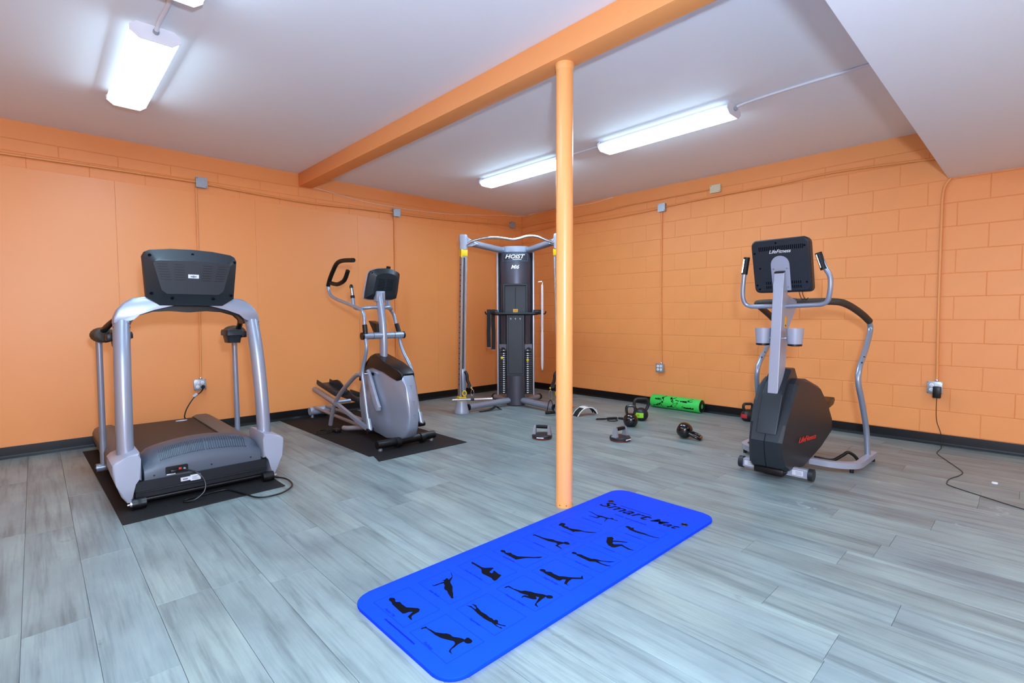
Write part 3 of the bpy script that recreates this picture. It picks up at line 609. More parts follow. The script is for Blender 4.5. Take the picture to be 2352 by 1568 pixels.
bm = new(); boxr(bm, (-.222, -.0055, .166), (-.174, -.004, .173)); obj('warning_sticker', bm, 'sticker', pp)
bm = new(); boxr(bm, (-.205, -.03, .178), (-.168, -.003, .2), .005); obj('cord_plug', bm, 'black', pp)
bm = new(); boxr(bm, (-.148, -.0135, .112), (-.095, -.0005, .134)); boxr(bm, (-.095, -.0135, .105), (-.038, -.0005, .14)); st = obj('serial_sticker', bm, 'sticker', tm, ang=0)
bm = new(); boxr(bm, (-.138, -.0139, .119), (-.11, -.0134, .128)); boxr(bm, (-.086, -.0139, .112), (-.05, -.0134, .115)); boxr(bm, (-.086, -.0139, .12), (-.06, -.0134, .123)); boxr(bm, (-.086, -.0139, .128), (-.055, -.0134, .131)); obj('sticker_print', bm, 'stickgrey', st, ang=0)
for x, z in ((-.285, .18), (.03, .185), (.27, .185)):
    bm = new(); cyl(bm, (x, -.004, z), (x, .002, z), .005, 10); obj('screw', bm, 'plate', tm)
for s in (-1, 1):
    X = lambda *v: [(s*a, b_) for a, b_ in v]
    bm = new(); prism(bm, X((.392, .04), (.425, .04), (.452, .085), (.475, .16), (.490, .23), (.490, .285), (.47, .305), (.41, .325), (.355, .34), (.350, .30), (.350, .165), (.392, .16)), 'y', -.018, .30, .012, 2); obj('foot_cover', bm, 'silver2', tm)
    bm = new(); tube(bm, cr([(s*.406, .14, .10), (s*.408, .15, .30), (s*.404, .175, .6), (s*.396, .22, .9), (s*.386, .285, 1.135)], 6), .0455, 24); up_ = obj('upright', bm, 'silver', tm)
    for a in (150, 210, 270, 330):
        bm = new(); c = Vector((s*.387, .28, 1.10)); d = Vector((math.cos(R(a)), math.sin(R(a)), 0)); cyl(bm, c+d*.045, c+d*.049, .006, 10); obj('bolt', bm, 'chrome', up_)
    # handrail, hand pad, cup holder, side post
    bm = new(); tube(bm, cr([(s*.27, .36, 1.21), (s*.33, .45, 1.185), (s*.40, .62, 1.13), (s*.44, .85, 1.06), (s*.44, 1.0, 1.04)], 5), .021, 14); obj('handrail', bm, 'black', tm)
    bm = new(); tube(bm, cr([(s*.425, .80, 1.035), (s*.432, .84, 1.035), (s*.435, .95, 1.035), (s*.438, 1.06, 1.032), (s*.438, 1.10, 1.03)], 3), [.04, .052, .05, .05, .052, .055, .056, .055, .053, .05, .047, .044, .035], 18, flat=1.22); obj('hand_pad', bm, 'foam', tm)
    bm = new()
    loft(bm, [[(s*(.355+px), .685+py, z) for px, py in rrect(wd, dp, .02, 3)] for wd, dp, z in ((.09, .13, .958), (.105, .15, 1.01), (.108, .155, 1.014), (.13, .18, 1.018), (.13, .18, 1.045), (.12, .165, 1.062))]); ch_ = obj('cup_holder', bm, 'dark', tm)
    bm = new(); boxr(bm, (s*.40, .6, 1.0), (s*.44, .72, 1.05), .008); obj('cup_bracket', bm, 'black', ch_)
    bm = new(); tube(bm, [(s*.455, 1.0, .06), (s*.45, 1.0, .99)], .0205, 16); ps = obj('side_post', bm, 'silver', tm)
    bm = new(); cyl(bm, (s*.425, 1.0, .052), (s*.50, 1.0, .052), .029, 20); obj('post_bracket', bm, 'silver', ps)
    bm = new(); cyl(bm, (s*.50, 1.0, .052), (s*.506, 1.0, .052), .026, 20); obj('post_cap', bm, 'black', ps)
    # deck side rail with rounded outer edge
    secs = []
    for y, k in ((.22, .94), (.5, 1), (1.0, 1), (1.75, 1), (1.9, .99), (1.955, .93), (1.965, .82)):
        secs.append([(s*a, y, b_*k) for a, b_ in ((.30, .05), (.30, .195), (.33, .212), (.41, .210), (.44, .195), (.455, .16), (.455, .10), (.435, .045), (.40, .03))])
    bm = new(); loft(bm, secs); obj('side_rail', bm, 'railbrown', tm, ang=45)
    bm = new(); cyl(bm, (s*.335, -.03, .034), (s*.405, -.03, .034), .0325, 24); wh = obj('wheel', bm, 'black', tm)
    bm = new(); cyl(bm, (s*.36, -.03, .034), (s*.378, -.03, .034), .034, 24); obj('tyre', bm, 'blackrub', wh)
    bm = new(); lathe(bm, [(.016, 0), (.016, .008), (.006, .012), (.006, .022)], 14, axis='x'); obj('axle_bolt', bm, 'satin', wh, (s*.405, -.03, .034), (0, 0, 0 if s > 0 else PI))
    bm = new(); cyl(bm, (s*.36, 1.85, 0), (s*.36, 1.85, .05), .025, 16); obj('foot', bm, 'black', tm)
bm = new(); cyl(bm, (-.34, .03, .034), (.34, .03, .034), .018, 14); obj('axle', bm, 'black', tm)
bm = new(); prism(bm, [(.3, .10), (.3, .185), (1.90, .185), (1.945, .17), (1.955, .14), (1.93, .10)], 'x', -.295, .295, .003, 1); bl = obj('running_belt', bm, 'belt', tm, ang=50)
bm = new()
ring = [(.185+.045*math.cos(a), 1.80+.02*math.sin(a), .1855) for a in [2*PI*i/20 for i in range(20)]]
tube(bm, ring, .003, 6, closed=True); boxr(bm, (.16, 1.785, .1852), (.21, 1.79, .186)); boxr(bm, (.16, 1.80, .1852), (.21, 1.805, .186)); boxr(bm, (.168, 1.812, .1852), (.20, 1.816, .186)); obj('belt_emblem', bm, 'sticker', bl)
# arch and console
top = [(-.431, 1.125), (-.428, 1.165), (-.408, 1.212), (-.372, 1.255), (-.325, 1.288), (-.22, 1.303), (0, 1.308), (.22, 1.303), (.325, 1.288), (.372, 1.255), (.408, 1.212), (.428, 1.165), (.431, 1.125)]
low = [(.342, 1.125), (.335, 1.155), (.30, 1.190), (.22, 1.222), (.11, 1.240), (0, 1.246), (-.11, 1.240), (-.22, 1.222), (-.30, 1.190), (-.335, 1.155), (-.342, 1.125)]
bm = new(); prism(bm, top+low, 'y', .245, .335, .012, 2); obj('arch', bm, 'silver', tm)
low2 = [(x*.985, z-.05*max(.25, 1-abs(x)/.36)) for x, z in low]
bm = new(); prism(bm, [(x*.93, min(z, 1.27)) for x, z in top]+low2, 'y', .30, .43, .004, 1); obj('arch_underside', bm, 'black', tm)
def shear(bm, k, z0, axis=1):
    for v in bm.verts: v.co[axis] += (v.co.z-z0)*k
out = [(-.185, 1.243), (.185, 1.243), (.258, 1.295), (.275, 1.56), (.262, 1.588), (.235, 1.602), (.12, 1.617), (0, 1.621), (-.12, 1.617), (-.235, 1.602), (-.262, 1.588), (-.275, 1.56), (-.258, 1.295)]
ins = [(-.15, 1.32), (.15, 1.32), (.18, 1.345), (.222, 1.515), (.212, 1.53), (.19, 1.534), (.1, 1.538), (0, 1.54), (-.1, 1.538), (-.19, 1.534), (-.212, 1.53), (-.222, 1.515), (-.18, 1.345)]
sc_ = lambda pl, k: [(x*k, 1.43+(z-1.43)*k) for x, z in pl]
bm = new(); loft(bm, [[(x, .44, z) for x, z in sc_(out, .96)], [(x, .425, z) for x, z in out], [(x, .385, z) for x, z in out], [(x, .372, z) for x, z in sc_(out, .985)], [(x, .338, z) for x, z in sc_(ins, 1.03)], [(x, .333, z) for x, z in ins]]); shear(bm, -.14, 1.43); cs = obj('console', bm, 'dark', tm, (0, -.16, -.004), ang=30)
bm = new()
for gx in (-.175, -.085, .085, .175):
    for k in range(7):
        z = 1.512-.0165*k; wd = .058; x = gx*(1-.02*k) if gx else gx
        boxr(bm, (x-wd/2, .3322, z-.0022), (x+wd/2, .3335, z+.0022))
shear(bm, -.14, 1.43); stuff(obj('vent_slots', bm, 'black', cs, ang=0))
for x, z, y in ((-.238, 1.565, .366), (0, 1.585, .37), (.255, 1.55, .372), (-.232, 1.322, .362), (-.12, 1.292, .352), (.12, 1.292, .352), (.235, 1.318, .364)):
    bm = new(); cyl(bm, (x, y-.014, z), (x, y+.008, z), .0095, 12); shear(bm, -.14, 1.43); obj('screw_hole', bm, 'print', cs)
bm = new(); boxr(bm, (-.031, .3315, 1.427), (.031, .3335, 1.452)); shear(bm, -.14, 1.43); sk = obj('console_sticker', bm, 'sticker', cs, ang=0)
bm = new(); cyl(bm, (0, .3305, 1.438), (0, .332, 1.438), .008, 12); boxr(bm, (-.018, .3306, 1.434), (.018, .332, 1.442)); shear(bm, -.14, 1.43); obj('sticker_print', bm, 'stickgrey', sk, ang=0)
bm = new(); boxr(bm, (-.12, .25, 1.25), (.12, .42, 1.32), .01); obj('console_neck', bm, 'black', tm)
# power cord: round the front, along the far side, up to the wall outlet
bm = new(); tube(bm, cr([(-.17, -.03, .19), (-.13, -.055, .195), (-.07, -.09, .17), (-.035, -.11, .11), (-.045, -.125, .05), (-.10, -.13, .012), (-.15, -.105, .006), (-.13, -.07, .006), (-.05, -.055, .006), (.05, -.04, .006), (.11, -.06, .006), (.16, -.20, .006), (.21, -.35, .006), (.33, -.375, .006), (.43, -.30, .006), (.47, -.20, .006), (.47, -.08, .006), (.42, .05, .006), (.40, .3, .006), (.47, .6, .006), (.475, 1.4, .006), (.47, 1.92, .01), (.36, 1.985, .05), (.255, 1.985, .16), (.25, 1.99, .215), (.28, 2.01, .28), (.34, 2.035, .36), (.405, 2.045, .41), (.422, 2.035, .45), (.42, 2.03, .46)], 6), .0055, 8); pc = obj('power_cord', bm, 'black', tm)
bm = new(); lathe(bm, [(.012, 0), (.017, .006), (.018, .03), (.010, .04)], 16, axis='y'); obj('wall_plug', bm, 'black', pc, (.421, 2.052, .46), (PI, 0, 0))
bm = new(); boxr(bm, (-.012, -.0008, -.022), (.012, .0008, .022)); obj('cord_tag', bm, 'sticker', pc, (.35, 2.03, .385), (R(10), R(48), 0))
# ------------------------------------------------------------------ elliptical trainer
el = thing('elliptical_trainer', 'silver elliptical trainer with black console on the torn cornered mat', 'elliptical trainer', (-3.435, -2.0, .0068))
body = [(.20, .055), (.0, .07), (-.055, .10), (-.095, .17), (-.115, .28), (-.105, .40), (-.068, .54), (-.022, .645), (.10, .63), (.24, .665), (.42, .71), (.54, .705), (.62, .66), (.69, .56), (.735, .43), (.74, .30), (.70, .16), (.62, .075)]
bm = new(); prism(bm, body, 'x', -.095, .095, .028, 4)
for v in bm.verts:
    k = min(1, max(.55, .55+.45*(v.co.y+.12)/.26)); v.co.x *= k*(.86+.14*min(1, max(0, (.75-v.co.z)/.3)))
hs = obj('housing', bm, 'silver', el, ang=45)
capp = [(-.024, .60), (-.026, .655), (.03, .692), (.20, .735), (.34, .775), (.46, .812), (.53, .79), (.62, .70), (.70, .585), (.735, .53), (.70, .53), (.61, .648), (.53, .692), (.42, .70), (.24, .655), (.10, .61), (.05, .585)]
bm = new(); prism(bm, capp, 'x', -.098, .098, .02, 3)
for v in bm.verts:
    k = min(1, max(.62, .62+.38*(v.co.y+.06)/.22)); v.co.x *= k*(1.02-.35*max(0, (v.co.z-.7)/.12))
obj('housing_cap', bm, 'black', el, ang=45)
bm = new(); boxr(bm, (-.099, .42, .61), (-.094, .475, .635), .003); obj('vent', bm, 'print', hs)
for k, (y, z) in enumerate(((-.062, .545), (-.104, .41), (-.117, .29))):
    bm = new(); tube(bm, [(-.02, y+.006, z-.008), (-.012, y-.001, z+.006), (0, y-.003, z+.009), (.012, y-.001, z+.006), (.02, y+.006, z-.008)], .0018, 6)
    tube(bm, [(0, y-.004, z+.006), (0, y-.012, z-.02)], .0015, 6); obj('emblem', bm, 'stickgrey', hs)
bm = new(); tube(bm, cr([(0, .405, .70), (0, .405, .98), (0, .43, 1.18), (0, .475, 1.385)], 6), .034, 20, flat=1.25, ref=(1, 0, 0)); obj('mast', bm, 'silver', el)
bm = new(); cyl(bm, (-.205, .40, .982), (.205, .40, .982), .031, 24); pv = obj('pivot_bar', bm, 'silver', el)
for s in (-1, 1):
    bm = new(); cyl(bm, (s*.205, .40, .982), (s*.222, .40, .982), .034, 24); obj('pivot_cap', bm, 'black', pv)
    bm = new(); cyl(bm, (s*.108, .40, .982), (s*.112, .40, .982), .0318, 24); obj('pivot_seam', bm, 'plate', pv)
ARM = {-1: [(.39, 1.0), (.41, 1.10), (.415, 1.17), (.47, 1.225), (.69, 1.275), (1.05, 1.352), (1.15, 1.41), (1.175, 1.475)],
       1: [(.43, 1.0), (.475, 1.065), (.525, 1.17), (.60, 1.24), (.625, 1.325), (.62, 1.42)]}
GRIP = {-1: [(1.175, 1.475), (1.13, 1.54), (1.055, 1.615), (.96, 1.685), (.83, 1.704), (.60, 1.69)], 1: [(.62, 1.42), (.60, 1.50), (.59, 1.58), (.615, 1.63), (.61, 1.655)]}
LOW = {-1: [(.395, .96), (.38, .86), (.455, .69), (.465, .62), (.445, .52), (.385, .24), (.36, .16)], 1: [(.425, .95), (.40, .88), (.345, .80), (.22, .66), (.155, .44), (.085, .21)]}
for s in (-1, 1):
    x = s*.187; Q = lambda L: [(x, a, b_) for a, b_ in L]
    bm = new(); tube(bm, cr(Q(ARM[s]), 6), .0165, 14); ar = obj('arm_handle', bm, 'silver', el)
    bm = new(); tube(bm, cr(Q(GRIP[s]), 6), .021, 14); obj('grip', bm, 'blackrub', ar)
    if s < 0:
        bm = new(); tube(bm, cr(Q([(1.10, 1.50), (1.03, 1.488), (.93, 1.483), (.80, 1.515), (.72, 1.60)]), 6), .0205, 14); obj('lower_grip', bm, 'blackrub', ar)
    bm = new(); a, b_ = Q(ARM[s])[0], Q(ARM[s])[1]; tube(bm, [(x, .392 if s < 0 else .43, 1.0), (x, .405 if s < 0 else .475, 1.085)], .0225, 16); obj('sleeve', bm, 'black', ar)
    bm = new(); tube(bm, cr(Q(LOW[s]), 6), .017, 14); lo_ = obj('lower_arm', bm, 'silver', el)
    e = Q(LOW[s])[-1]
    bm = new(); tube(bm, [Vector(e)+Vector((0, .01, .06)), Vector(e)+Vector((0, -.02, -.045))], [.024, .027], 16); obj('arm_socket', bm, 'silver', lo_)
    bm = new(); cyl(bm, Vector(e)+Vector((-.03, -.022, -.045)), Vector(e)+Vector((.03, -.022, -.045)), .024, 16); obj('socket_joint', bm, 'black', lo_)
    # fixed pulse handle
    bm = new(); tube(bm, cr([(s*.02, .45, 1.245), (s*.09, .455, 1.248), (s*.14, .49, 1.24), (s*.165, .56, 1.235), (s*.175, .625, 1.25), (s*.178, .645, 1.31), (s*.178, .65, 1.335)], 6), .0165, 14); ph = obj('pulse_handle', bm, 'silver', el)
    bm = new(); tube(bm, [(s*.178, .65, 1.335), (s*.178, .655, 1.36)], .02, 14); obj('pulse_collar', bm, 'black', ph)
    bm = new(); tube(bm, [(s*.178, .655, 1.36), (s*.178, .67, 1.43)], .017, 14); obj('pulse_contact', bm, 'chrome', ph)
    bm = new(); tube(bm, [(s*.178, .67, 1.43), (s*.178, .676, 1.455), (s*.178, .679, 1.466)], [.018, .017, .008], 14); obj('pulse_tip', bm, 'black', ph)
    # foot bar, pedal and link
    bar = [(x, .345, .115), (x, 1.07, .285)] if s < 0 else [(x, .07, .17), (x, .85, .22)]
    tail = [(x, 1.05, .28), (x, 1.60, .372)] if s < 0 else [(x, .83, .22), (x, 1.45, .25)]
    bm = new(); tube(bm, bar, .022, 4, ref=(1, 0, 1)); obj('foot_bar', bm, 'silver', el, ang=20)
    bm = new(); tube(bm, [tail[0], Vector(tail[0]).lerp(Vector(tail[1]), .96), tail[1]], [.029, .029, .020], 18); obj('foot_tube', bm, 'taupe', el)
    bm = new(); cyl(bm, (x, bar[1][1]+.01, bar[1][2]), (s*.02, bar[1][1]+.01, bar[1][2]), .02, 14); obj('link_axle', bm, 'silver', el)
    y0, z0, an = (1.16, .335, .17) if s < 0 else (1.0, .265, .05)
    pd = [[(s*(.085+px*.5), y, z) for px, z in ((-.15, .06), (-.155, .02), (-.13, 0), (.13, 0), (.155, .02), (.15, .06), (.135, .06), (.13, .02), (-.13, .02), (-.135, .06))] for y in (0, .03, .40, .44)]
    pd[0] = [(a, b_, c*.75+.005) for a, b_, c in pd[0]]
    bm = new(); loft(bm, pd); boxr(bm, (s*.085-.072, -.02, .0), (s*.085+.072, .02, .05), .012)
    prism(bm, [(.0, .02), (.42, .02), (.40, .05), (.25, .10), (.18, .10), (.06, .06)], 'x', s*.01, s*.024)
    obj('pedal', bm, 'dark', el, (0, y0, z0), (an, 0, 0))
    LK = [(x, .50, .625), (x, .60, .60), (x, .75, .515), (x, .93, .40), (x, 1.08, .27), (x, 1.17, .10), (x, 1.195, .035)] if s < 0 else [(x, .35, .30), (x, .6, .24), (x, .85, .21)]
    bm = new(); tube(bm, cr(LK, 5), .0215, 14); obj('link_tube', bm, 'taupe', el)
    bm = new(); cyl(bm, (s*.1, .50 if s < 0 else .35, .625 if s < 0 else .30), (x, .50 if s < 0 else .35, .625 if s < 0 else .30), .018, 14); obj('crank_pin', bm, 'chrome', el)
bm = new(); prism(bm, [(.545, .635), (.50, .66), (.465, .635), (.335, .40), (.285, .33), (.295, .295), (.335, .285), (.372, .31), (.41, .40), (.50, .55)], 'x', -.125, -.098, .006, 2); obj('crank_arm', bm, 'silver2', el)
bm = new(); boxr(bm, (-.1, .50, .37), (-.0965, .505, .55)); obj('side_stripe', bm, 'silver2', hs, rot=(R(6), 0, 0), loc=(0, .05, -.04))
bm = new(); tube(bm, [(-.285, .035, .052), (.305, .035, .052)], .036, 24); sb = obj('front_stabiliser', bm, 'black', el)
for x in (-.09, .165):
    bm = new(); cyl(bm, (x-.022, .025, .046), (x+.022, .025, .046), .045, 20); obj('wheel_bracket', bm, 'black', sb)
for x in (-.255, .275):
    bm = new(); cyl(bm, (x, .035, 0), (x, .035, .022), .02, 14); obj('levelling_foot', bm, 'satin', sb)
bm = new(); boxr(bm, (-.05, .03, .03), (.05, .95, .09), .008); obj('base_beam', bm, 'black', el)
for x in (-.075, .06):
    bm = new(); tube(bm, [(x, .75, .075), (x, 1.86, .115)], .018, 12); obj('rear_rail', bm, 'taupe', el)
bm = new(); tube(bm, [(-.13, 1.885, .075), (.13, 1.885, .075)], .046, 18); rs_ = obj('rear_stabiliser', bm, 'silver2', el)
for x in (-.10, .10):
    bm = new(); cyl(bm, (x, 1.885, 0), (x, 1.885, .035), .018, 14); obj('levelling_foot', bm, 'satin', rs_)
bm = new(); tube(bm, cr([(-.03, .70, .06), (-.10, .78, .058), (-.16, .86, .05), (-.17, .92, .045)], 4), .024, 12); obj('side_leg', bm, 'taupe', el)
bm = new(); prism(bm, [(.435, 1.09), (.60, 1.12), (.49, .995), (.43, .99)], 'x', -.05, .03, .006, 2); obj('bottle_cradle', bm, 'black', el)
out = [(-.165, 1.335), (-.12, 1.322), (.12, 1.322), (.165, 1.338), (.168, 1.40), (.160, 1.56), (.145, 1.585), (.08, 1.608), (0, 1.616), (-.08, 1.608), (-.145, 1.585), (-.160, 1.56), (-.168, 1.40)]
sc_ = lambda pl, k: [(x*k, 1.46+(z-1.46)*k) for x, z in pl]
bm = new(); loft(bm, [[(x, .475, z) for x, z in sc_(out, .97)], [(x, .462, z) for x, z in out], [(x, .44, z) for x, z in out], [(x, .43, z) for x, z in sc_(out, .98)], [(x, .395, z) for x, z in sc_(out, .72)], [(x, .39, z) for x, z in sc_(out, .68)]]); shear(bm, -.36, 1.40); cs = obj('console', bm, 'dark', el, (.045, .055, 0), ang=30)
bm = new(); loft(bm, [[(x, .492, z) for x, z in sc_(out, .99)], [(x, .476, z) for x, z in sc_(out, 1.03)], [(x, .462, z) for x, z in sc_(out, 1.015)]]); shear(bm, -.36, 1.40); obj('console_rim', bm, 'silver2', cs, ang=30)
bm = new()
for gx in (-.045, .045):
    for k in range(8): boxr(bm, (gx-.035, .3885, 1.41+.014*k-.0015), (gx+.035, .3905, 1.41+.014*k+.0015))
shear(bm, -.36, 1.40); stuff(obj('vent_slots', bm, 'print', cs, ang=0))
for x, z in ((-.14, 1.565), (.02, 1.59), (.14, 1.565)):
    bm = new(); cyl(bm, (x, .418, z), (x, .45, z), .006, 10); shear(bm, -.36, 1.40); obj('screw_hole', bm, 'print', cs)
bm = new(); boxr(bm, (-.045, .43, 1.30), (.045, .50, 1.40), .008); obj('console_bracket', bm, 'silver', el)
bm = new(); pts = [(-.33+.1*math.cos(a*1.0)*(1-.03*i), 1.02+.1*math.sin(a)*(1-.02*i), .005+.0008*i) for i, a in enumerate([.5*k for k in range(26)])]
tube(bm, cr(pts+[(-.2, .97, .02), (-.12, .9, .03)], 3), .0035, 6); cd = obj('power_cord', bm, 'black', el)
bm = new(); boxr(bm, (-.25, .93, .0), (-.19, 1.02, .035), .006); obj('cord_adapter', bm, 'black', cd)
# ------------------------------------------------------------------ cable tower
ho = thing('cable_machine', 'dual cable training tower with yellow collars standing in the far corner', 'cable machine', (-1.34, -1.22, 0), math.atan2(-.72, .694))
def arcpoly(hw, dep, y0, n=14, back=None):
    pts = [(hw*math.cos(a), y0-dep*math.sin(a)) for a in [PI*i/n for i in range(n+1)]]
    return pts+([(-hw, back), (hw, back)] if back is not None else [])
bm = new(); prism(bm, arcpoly(.118, .045, .03, 14, .10), 'z', .012, .392, .004, 2); obj('lower_shroud', bm, 'gunmetal', ho, ang=30)
bm = new(); prism(bm, arcpoly(.215, .125, .135, 20, .18), 'z', 1.58, 1.985, .004, 1); uc = obj('upper_cover', bm, 'gunmetal', ho, ang=30)
for s in (-1, 1):
    full = arcpoly(.215, .125, .135, 40)
    strip = [p_ for p_ in full if s*p_[0] >= .150]
    inner = [(p_[0]*.96, p_[1]+.012) for p_ in reversed(strip)]
    bm = new(); prism(bm, strip+inner, 'z', 1.19, 1.58); obj('cover_side', bm, 'gunmetal', ho, ang=30)
    strip = [p_ for p_ in full if s*p_[0] >= .118]; inner = [(p_[0]*.96, p_[1]+.012) for p_ in reversed(strip)]
    bm = new(); prism(bm, strip+inner, 'z', .80, 1.19); obj('cover_side', bm, 'gunmetal', ho, ang=30)
    bm = new(); prism(bm, [(s*.118, .80), (s*.212, .80), (s*.212, .745), (s*.165, .762), (s*.135, .745), (s*.118, .72)], 'y', .05, .08); obj('cover_hem', bm, 'gunmetal', ho)
    bm = new(); boxr(bm, (s*.222, .075, .13), (s*.245, .17, 1.985), .004, 1); obj('frame_upright', bm, 'steelgrey', ho)
    bm = new(); boxr(bm, (s*.20, .13, .14), (s*.224, .2, 1.985)); obj('side_guard', bm, 'black', ho, ang=0)
    # weight stack
    sx = s*.168
    bm0 = new(); boxr(bm0, (-.044, -.05, -.0125), (.044, .05, .0125), .002, 1); pm = mesh(bm0, 'black', 38, 'weight_plate')
    bm0 = new(); boxr(bm0, (-.010, -.0525, -.0065), (.010, -.0495, .0065)); nm = mesh(bm0, 'letter', 0, 'number_tag')
    for k in range(20):
        z = .165+.0285*k
        if k == 19: z += .012
        p_ = obj('weight_plate', pm, None, ho, (sx, .14, z)); obj('number_tag', nm, None, p_, (-s*.012, 0, 0))
    for dx in (-.03, .03):
        bm = new(); cyl(bm, (sx+dx, .14, .70), (sx+dx, .14, 1.2), .007, 10); obj('guide_rod', bm, 'chrome', ho)
    bm = new(); lathe(bm, [(.007, -.03), (.007, 0), (.016, .003), (.017, .02), (.008, .025)], 16, axis='y'); obj('selector_pin', bm, 'yellow', ho, (sx-.012, .085, .165+.0285*(15 if s > 0 else 16)), (PI, 0, 0))
    # top arm, post, collars, boot, leg
    px = s*.60 if s < 0 else .52
    bm = new(); tube(bm, [(s*.17, .07, 2.012), (px*.97, -.40, 2.055)], .04, 18); obj('top_arm', bm, 'silver', ho)
    bm = new(); prism(bm, [(s*.42, 2.02), (px-s*.01, 2.13), (px, 2.13), (px, 1.99), (s*.50, 2.0)], 'y', -.43, -.40, .004, 1); obj('head_gusset', bm, 'silver', ho)
    bm = new(); loft(bm, [[(px+a, -.455+b_, z) for a, b_ in rrect(wd, dp, .02, 3)] for wd, dp, z in ((.088, .088, 1.955), (.09, .09, 2.02), (.098, .094, 2.08), (.098, .094, 2.115), (.088, .085, 2.128), (.06, .06, 2.133))]); obj('post_head', bm, 'silver2', ho)
    bm = new(); rot = Matrix.Rotation(s*R(-28), 3, 'Z'); box(bm, (px, -.456, 1.915), (.084, .084, .08), .006, 2, rot); boxr(bm, (px-.02, -.512, 1.86), (px+.0, -.47, 1.9)); obj('upper_collar', bm, 'yellow', ho)
    ft = s*.635 if s < 0 else .56
    secs = []
    for z, xx, yy in ((.14, ft, -.478), (1.90, px, -.456)):
        secs.append([Vector((xx, yy, z))+rot @ Vector((a, b_, 0)) for a, b_ in ((-.036, -.036), (.036, -.036), (.036, .036), (-.036, .036))])
    bm = new(); loft(bm, secs); po = obj('post', bm, 'steelgrey', ho, ang=20)
    dr = Vector((px-ft, .022, 1.76)).normalized()
    fdir = rot @ Vector((0, -1, 0)); sdir = rot @ Vector((s*1.0, 0, 0))
    for off in (-.027, .027):
        bm = new(); a = Vector((ft, -.478, .2))+fdir*.0385+rot @ Vector((off, 0, 0)); b_ = a+dr*1.66; tube(bm, [a, b_], .006, 8); obj('track_edge', bm, 'satin', po)
    bm = new(); a = Vector((ft, -.478, .2))+fdir*.0362; tube(bm, [a, a+dr*1.66], .008, 6); obj('track_groove', bm, 'plate', po)
    bm = new()
    for k in range(24):
        c = Vector((ft, -.478, .35))+dr*(.062*k)+(rot @ Vector((-1 if s < 0 else 1, 0, 0)))*.036+fdir*.012
        cyl(bm, c-sdir*.004, c+sdir*.0008, .0055, 8)
    stuff(obj('adjustment_holes', bm, 'print', po))
    bm = new(); box(bm, (ft, -.478, .192), (.085, .085, .03), .006, 2, rot); lathe(bm, [(.064, .150), (.066, .155), (.066, .178), (.062, .182)], 28, c=(ft, -.478, 0)); obj('lower_collar', bm, 'yellow', ho)
    bm = new(); lathe(bm, [(.088, .001), (.090, .012), (.086, .03), (.072, .085), (.064, .14), (.062, .151)], 28, c=(ft, -.478, 0)); obj('foot_boot', bm, 'silver2', ho)
    bm = new(); tube(bm, [(s*.09, .02, .072), (ft-s*.075, -.43, .062)], .038, 18); lg = obj('base_leg', bm, 'silver', ho)
    bm = new(); c = Vector((ft-s*.075, -.43, .062)); d = (Vector((s*.09, .02, .072))-c).normalized(); cyl(bm, c-d*.008, c+d*.012, .041, 18); obj('leg_cap', bm, 'black', lg)
    bm = new(); tube(bm, [(s*.12, .12, .07), (s*.30, .40, .062)], .036, 16); rl = obj('rear_leg', bm, 'silver', ho)
    bm = new(); c = Vector((s*.30, .40, .062)); d = Vector((s*.18, .28, 0)).normalized(); cyl(bm, c-d*.01, c+d*.025, .042, 16); obj('leg_cap', bm, 'black', rl)
    # pulley carriage on the post
    zc = .41; c0 = Vector((ft, -.478, 0))+dr*zc+fdir*.05
    bm = new(); box(bm, c0, (.05, .05, .26), .008, 2, rot); pcg = obj('pulley_carriage', bm, 'silver', ho)
    bm = new(); kx = s*-1
    tube(bm, cr([c0+Vector((kx*.02, -.01, .10)), c0+Vector((kx*.045, -.02, .06)), c0+Vector((kx*.05, -.025, .0)), c0+Vector((kx*.075, -.03, -.06))], 5), .018, 12); obj('swivel_arm', bm, 'black', pcg)
    bm = new(); cyl(bm, c0+Vector((kx*.07, -.045, -.07)), c0+Vector((kx*.07, -.015, -.07)), .026, 16); obj('pulley', bm, 'dark', pcg)
    bm = new(); tube(bm, [c0+fdir*.03+Vector((.022*math.cos(a), 0, -.16+.03*math.sin(a))) for a in [2*PI*i/16 for i in range(16)]], .007, 8, closed=True); obj('pull_ring', bm, 'yellow', pcg)
    bm = new(); lathe(bm, [(.004, -.012), (.010, -.006), (.010, .006), (.004, .012)], 12, c=c0+Vector((kx*.098, -.03, -.095))); obj('cable_stop', bm, 'yellow', pcg)
# recess panels
bm = new(); boxr(bm, (-.222, .2, .13), (.222, .212, 1.985)); obj('rear_guard', bm, 'black', ho, ang=0)
bm = new(); boxr(bm, (-.15, .055, 1.19), (.15, .075, 1.58)); obj('recess_panel', bm, 'teal', ho, ang=0)
bm = new()
for a, b_ in (((-.155, .02, 1.555), (.155, .06, 1.585)), ((-.16, .02, 1.19), (-.135, .06, 1.585)), ((.135, .02, 1.19), (.16, .06, 1.585))): boxr(bm, a, b_, .006, 1)
obj('recess_frame', bm, 'dark', ho)
bm = new(); boxr(bm, (-.002, .052, 1.22), (.002, .056, 1.53)); obj('panel_seam', bm, 'print', ho, ang=0)
bm = new(); boxr(bm, (-.031, .048, 1.212), (.031, .056, 1.255), .002, 1); yl = obj('instruction_label', bm, 'amber', ho)
bm = new(); boxr(bm, (-.022, .0472, 1.238), (.022, .0482, 1.244)); boxr(bm, (-.022, .0472, 1.224), (.022, .0482, 1.228)); obj('label_print', bm, 'rust', yl, ang=0)
bm = new(); boxr(bm, (-.118, .012, .388), (.118, .08, 1.19), .006, 1); obj('centre_panel', bm, 'dark', ho)
bm = new(); boxr(bm, (-.092, .007, .42), (.092, .014, 1.165), .004, 1); cp_ = obj('centre_inset', bm, 'teal', ho)
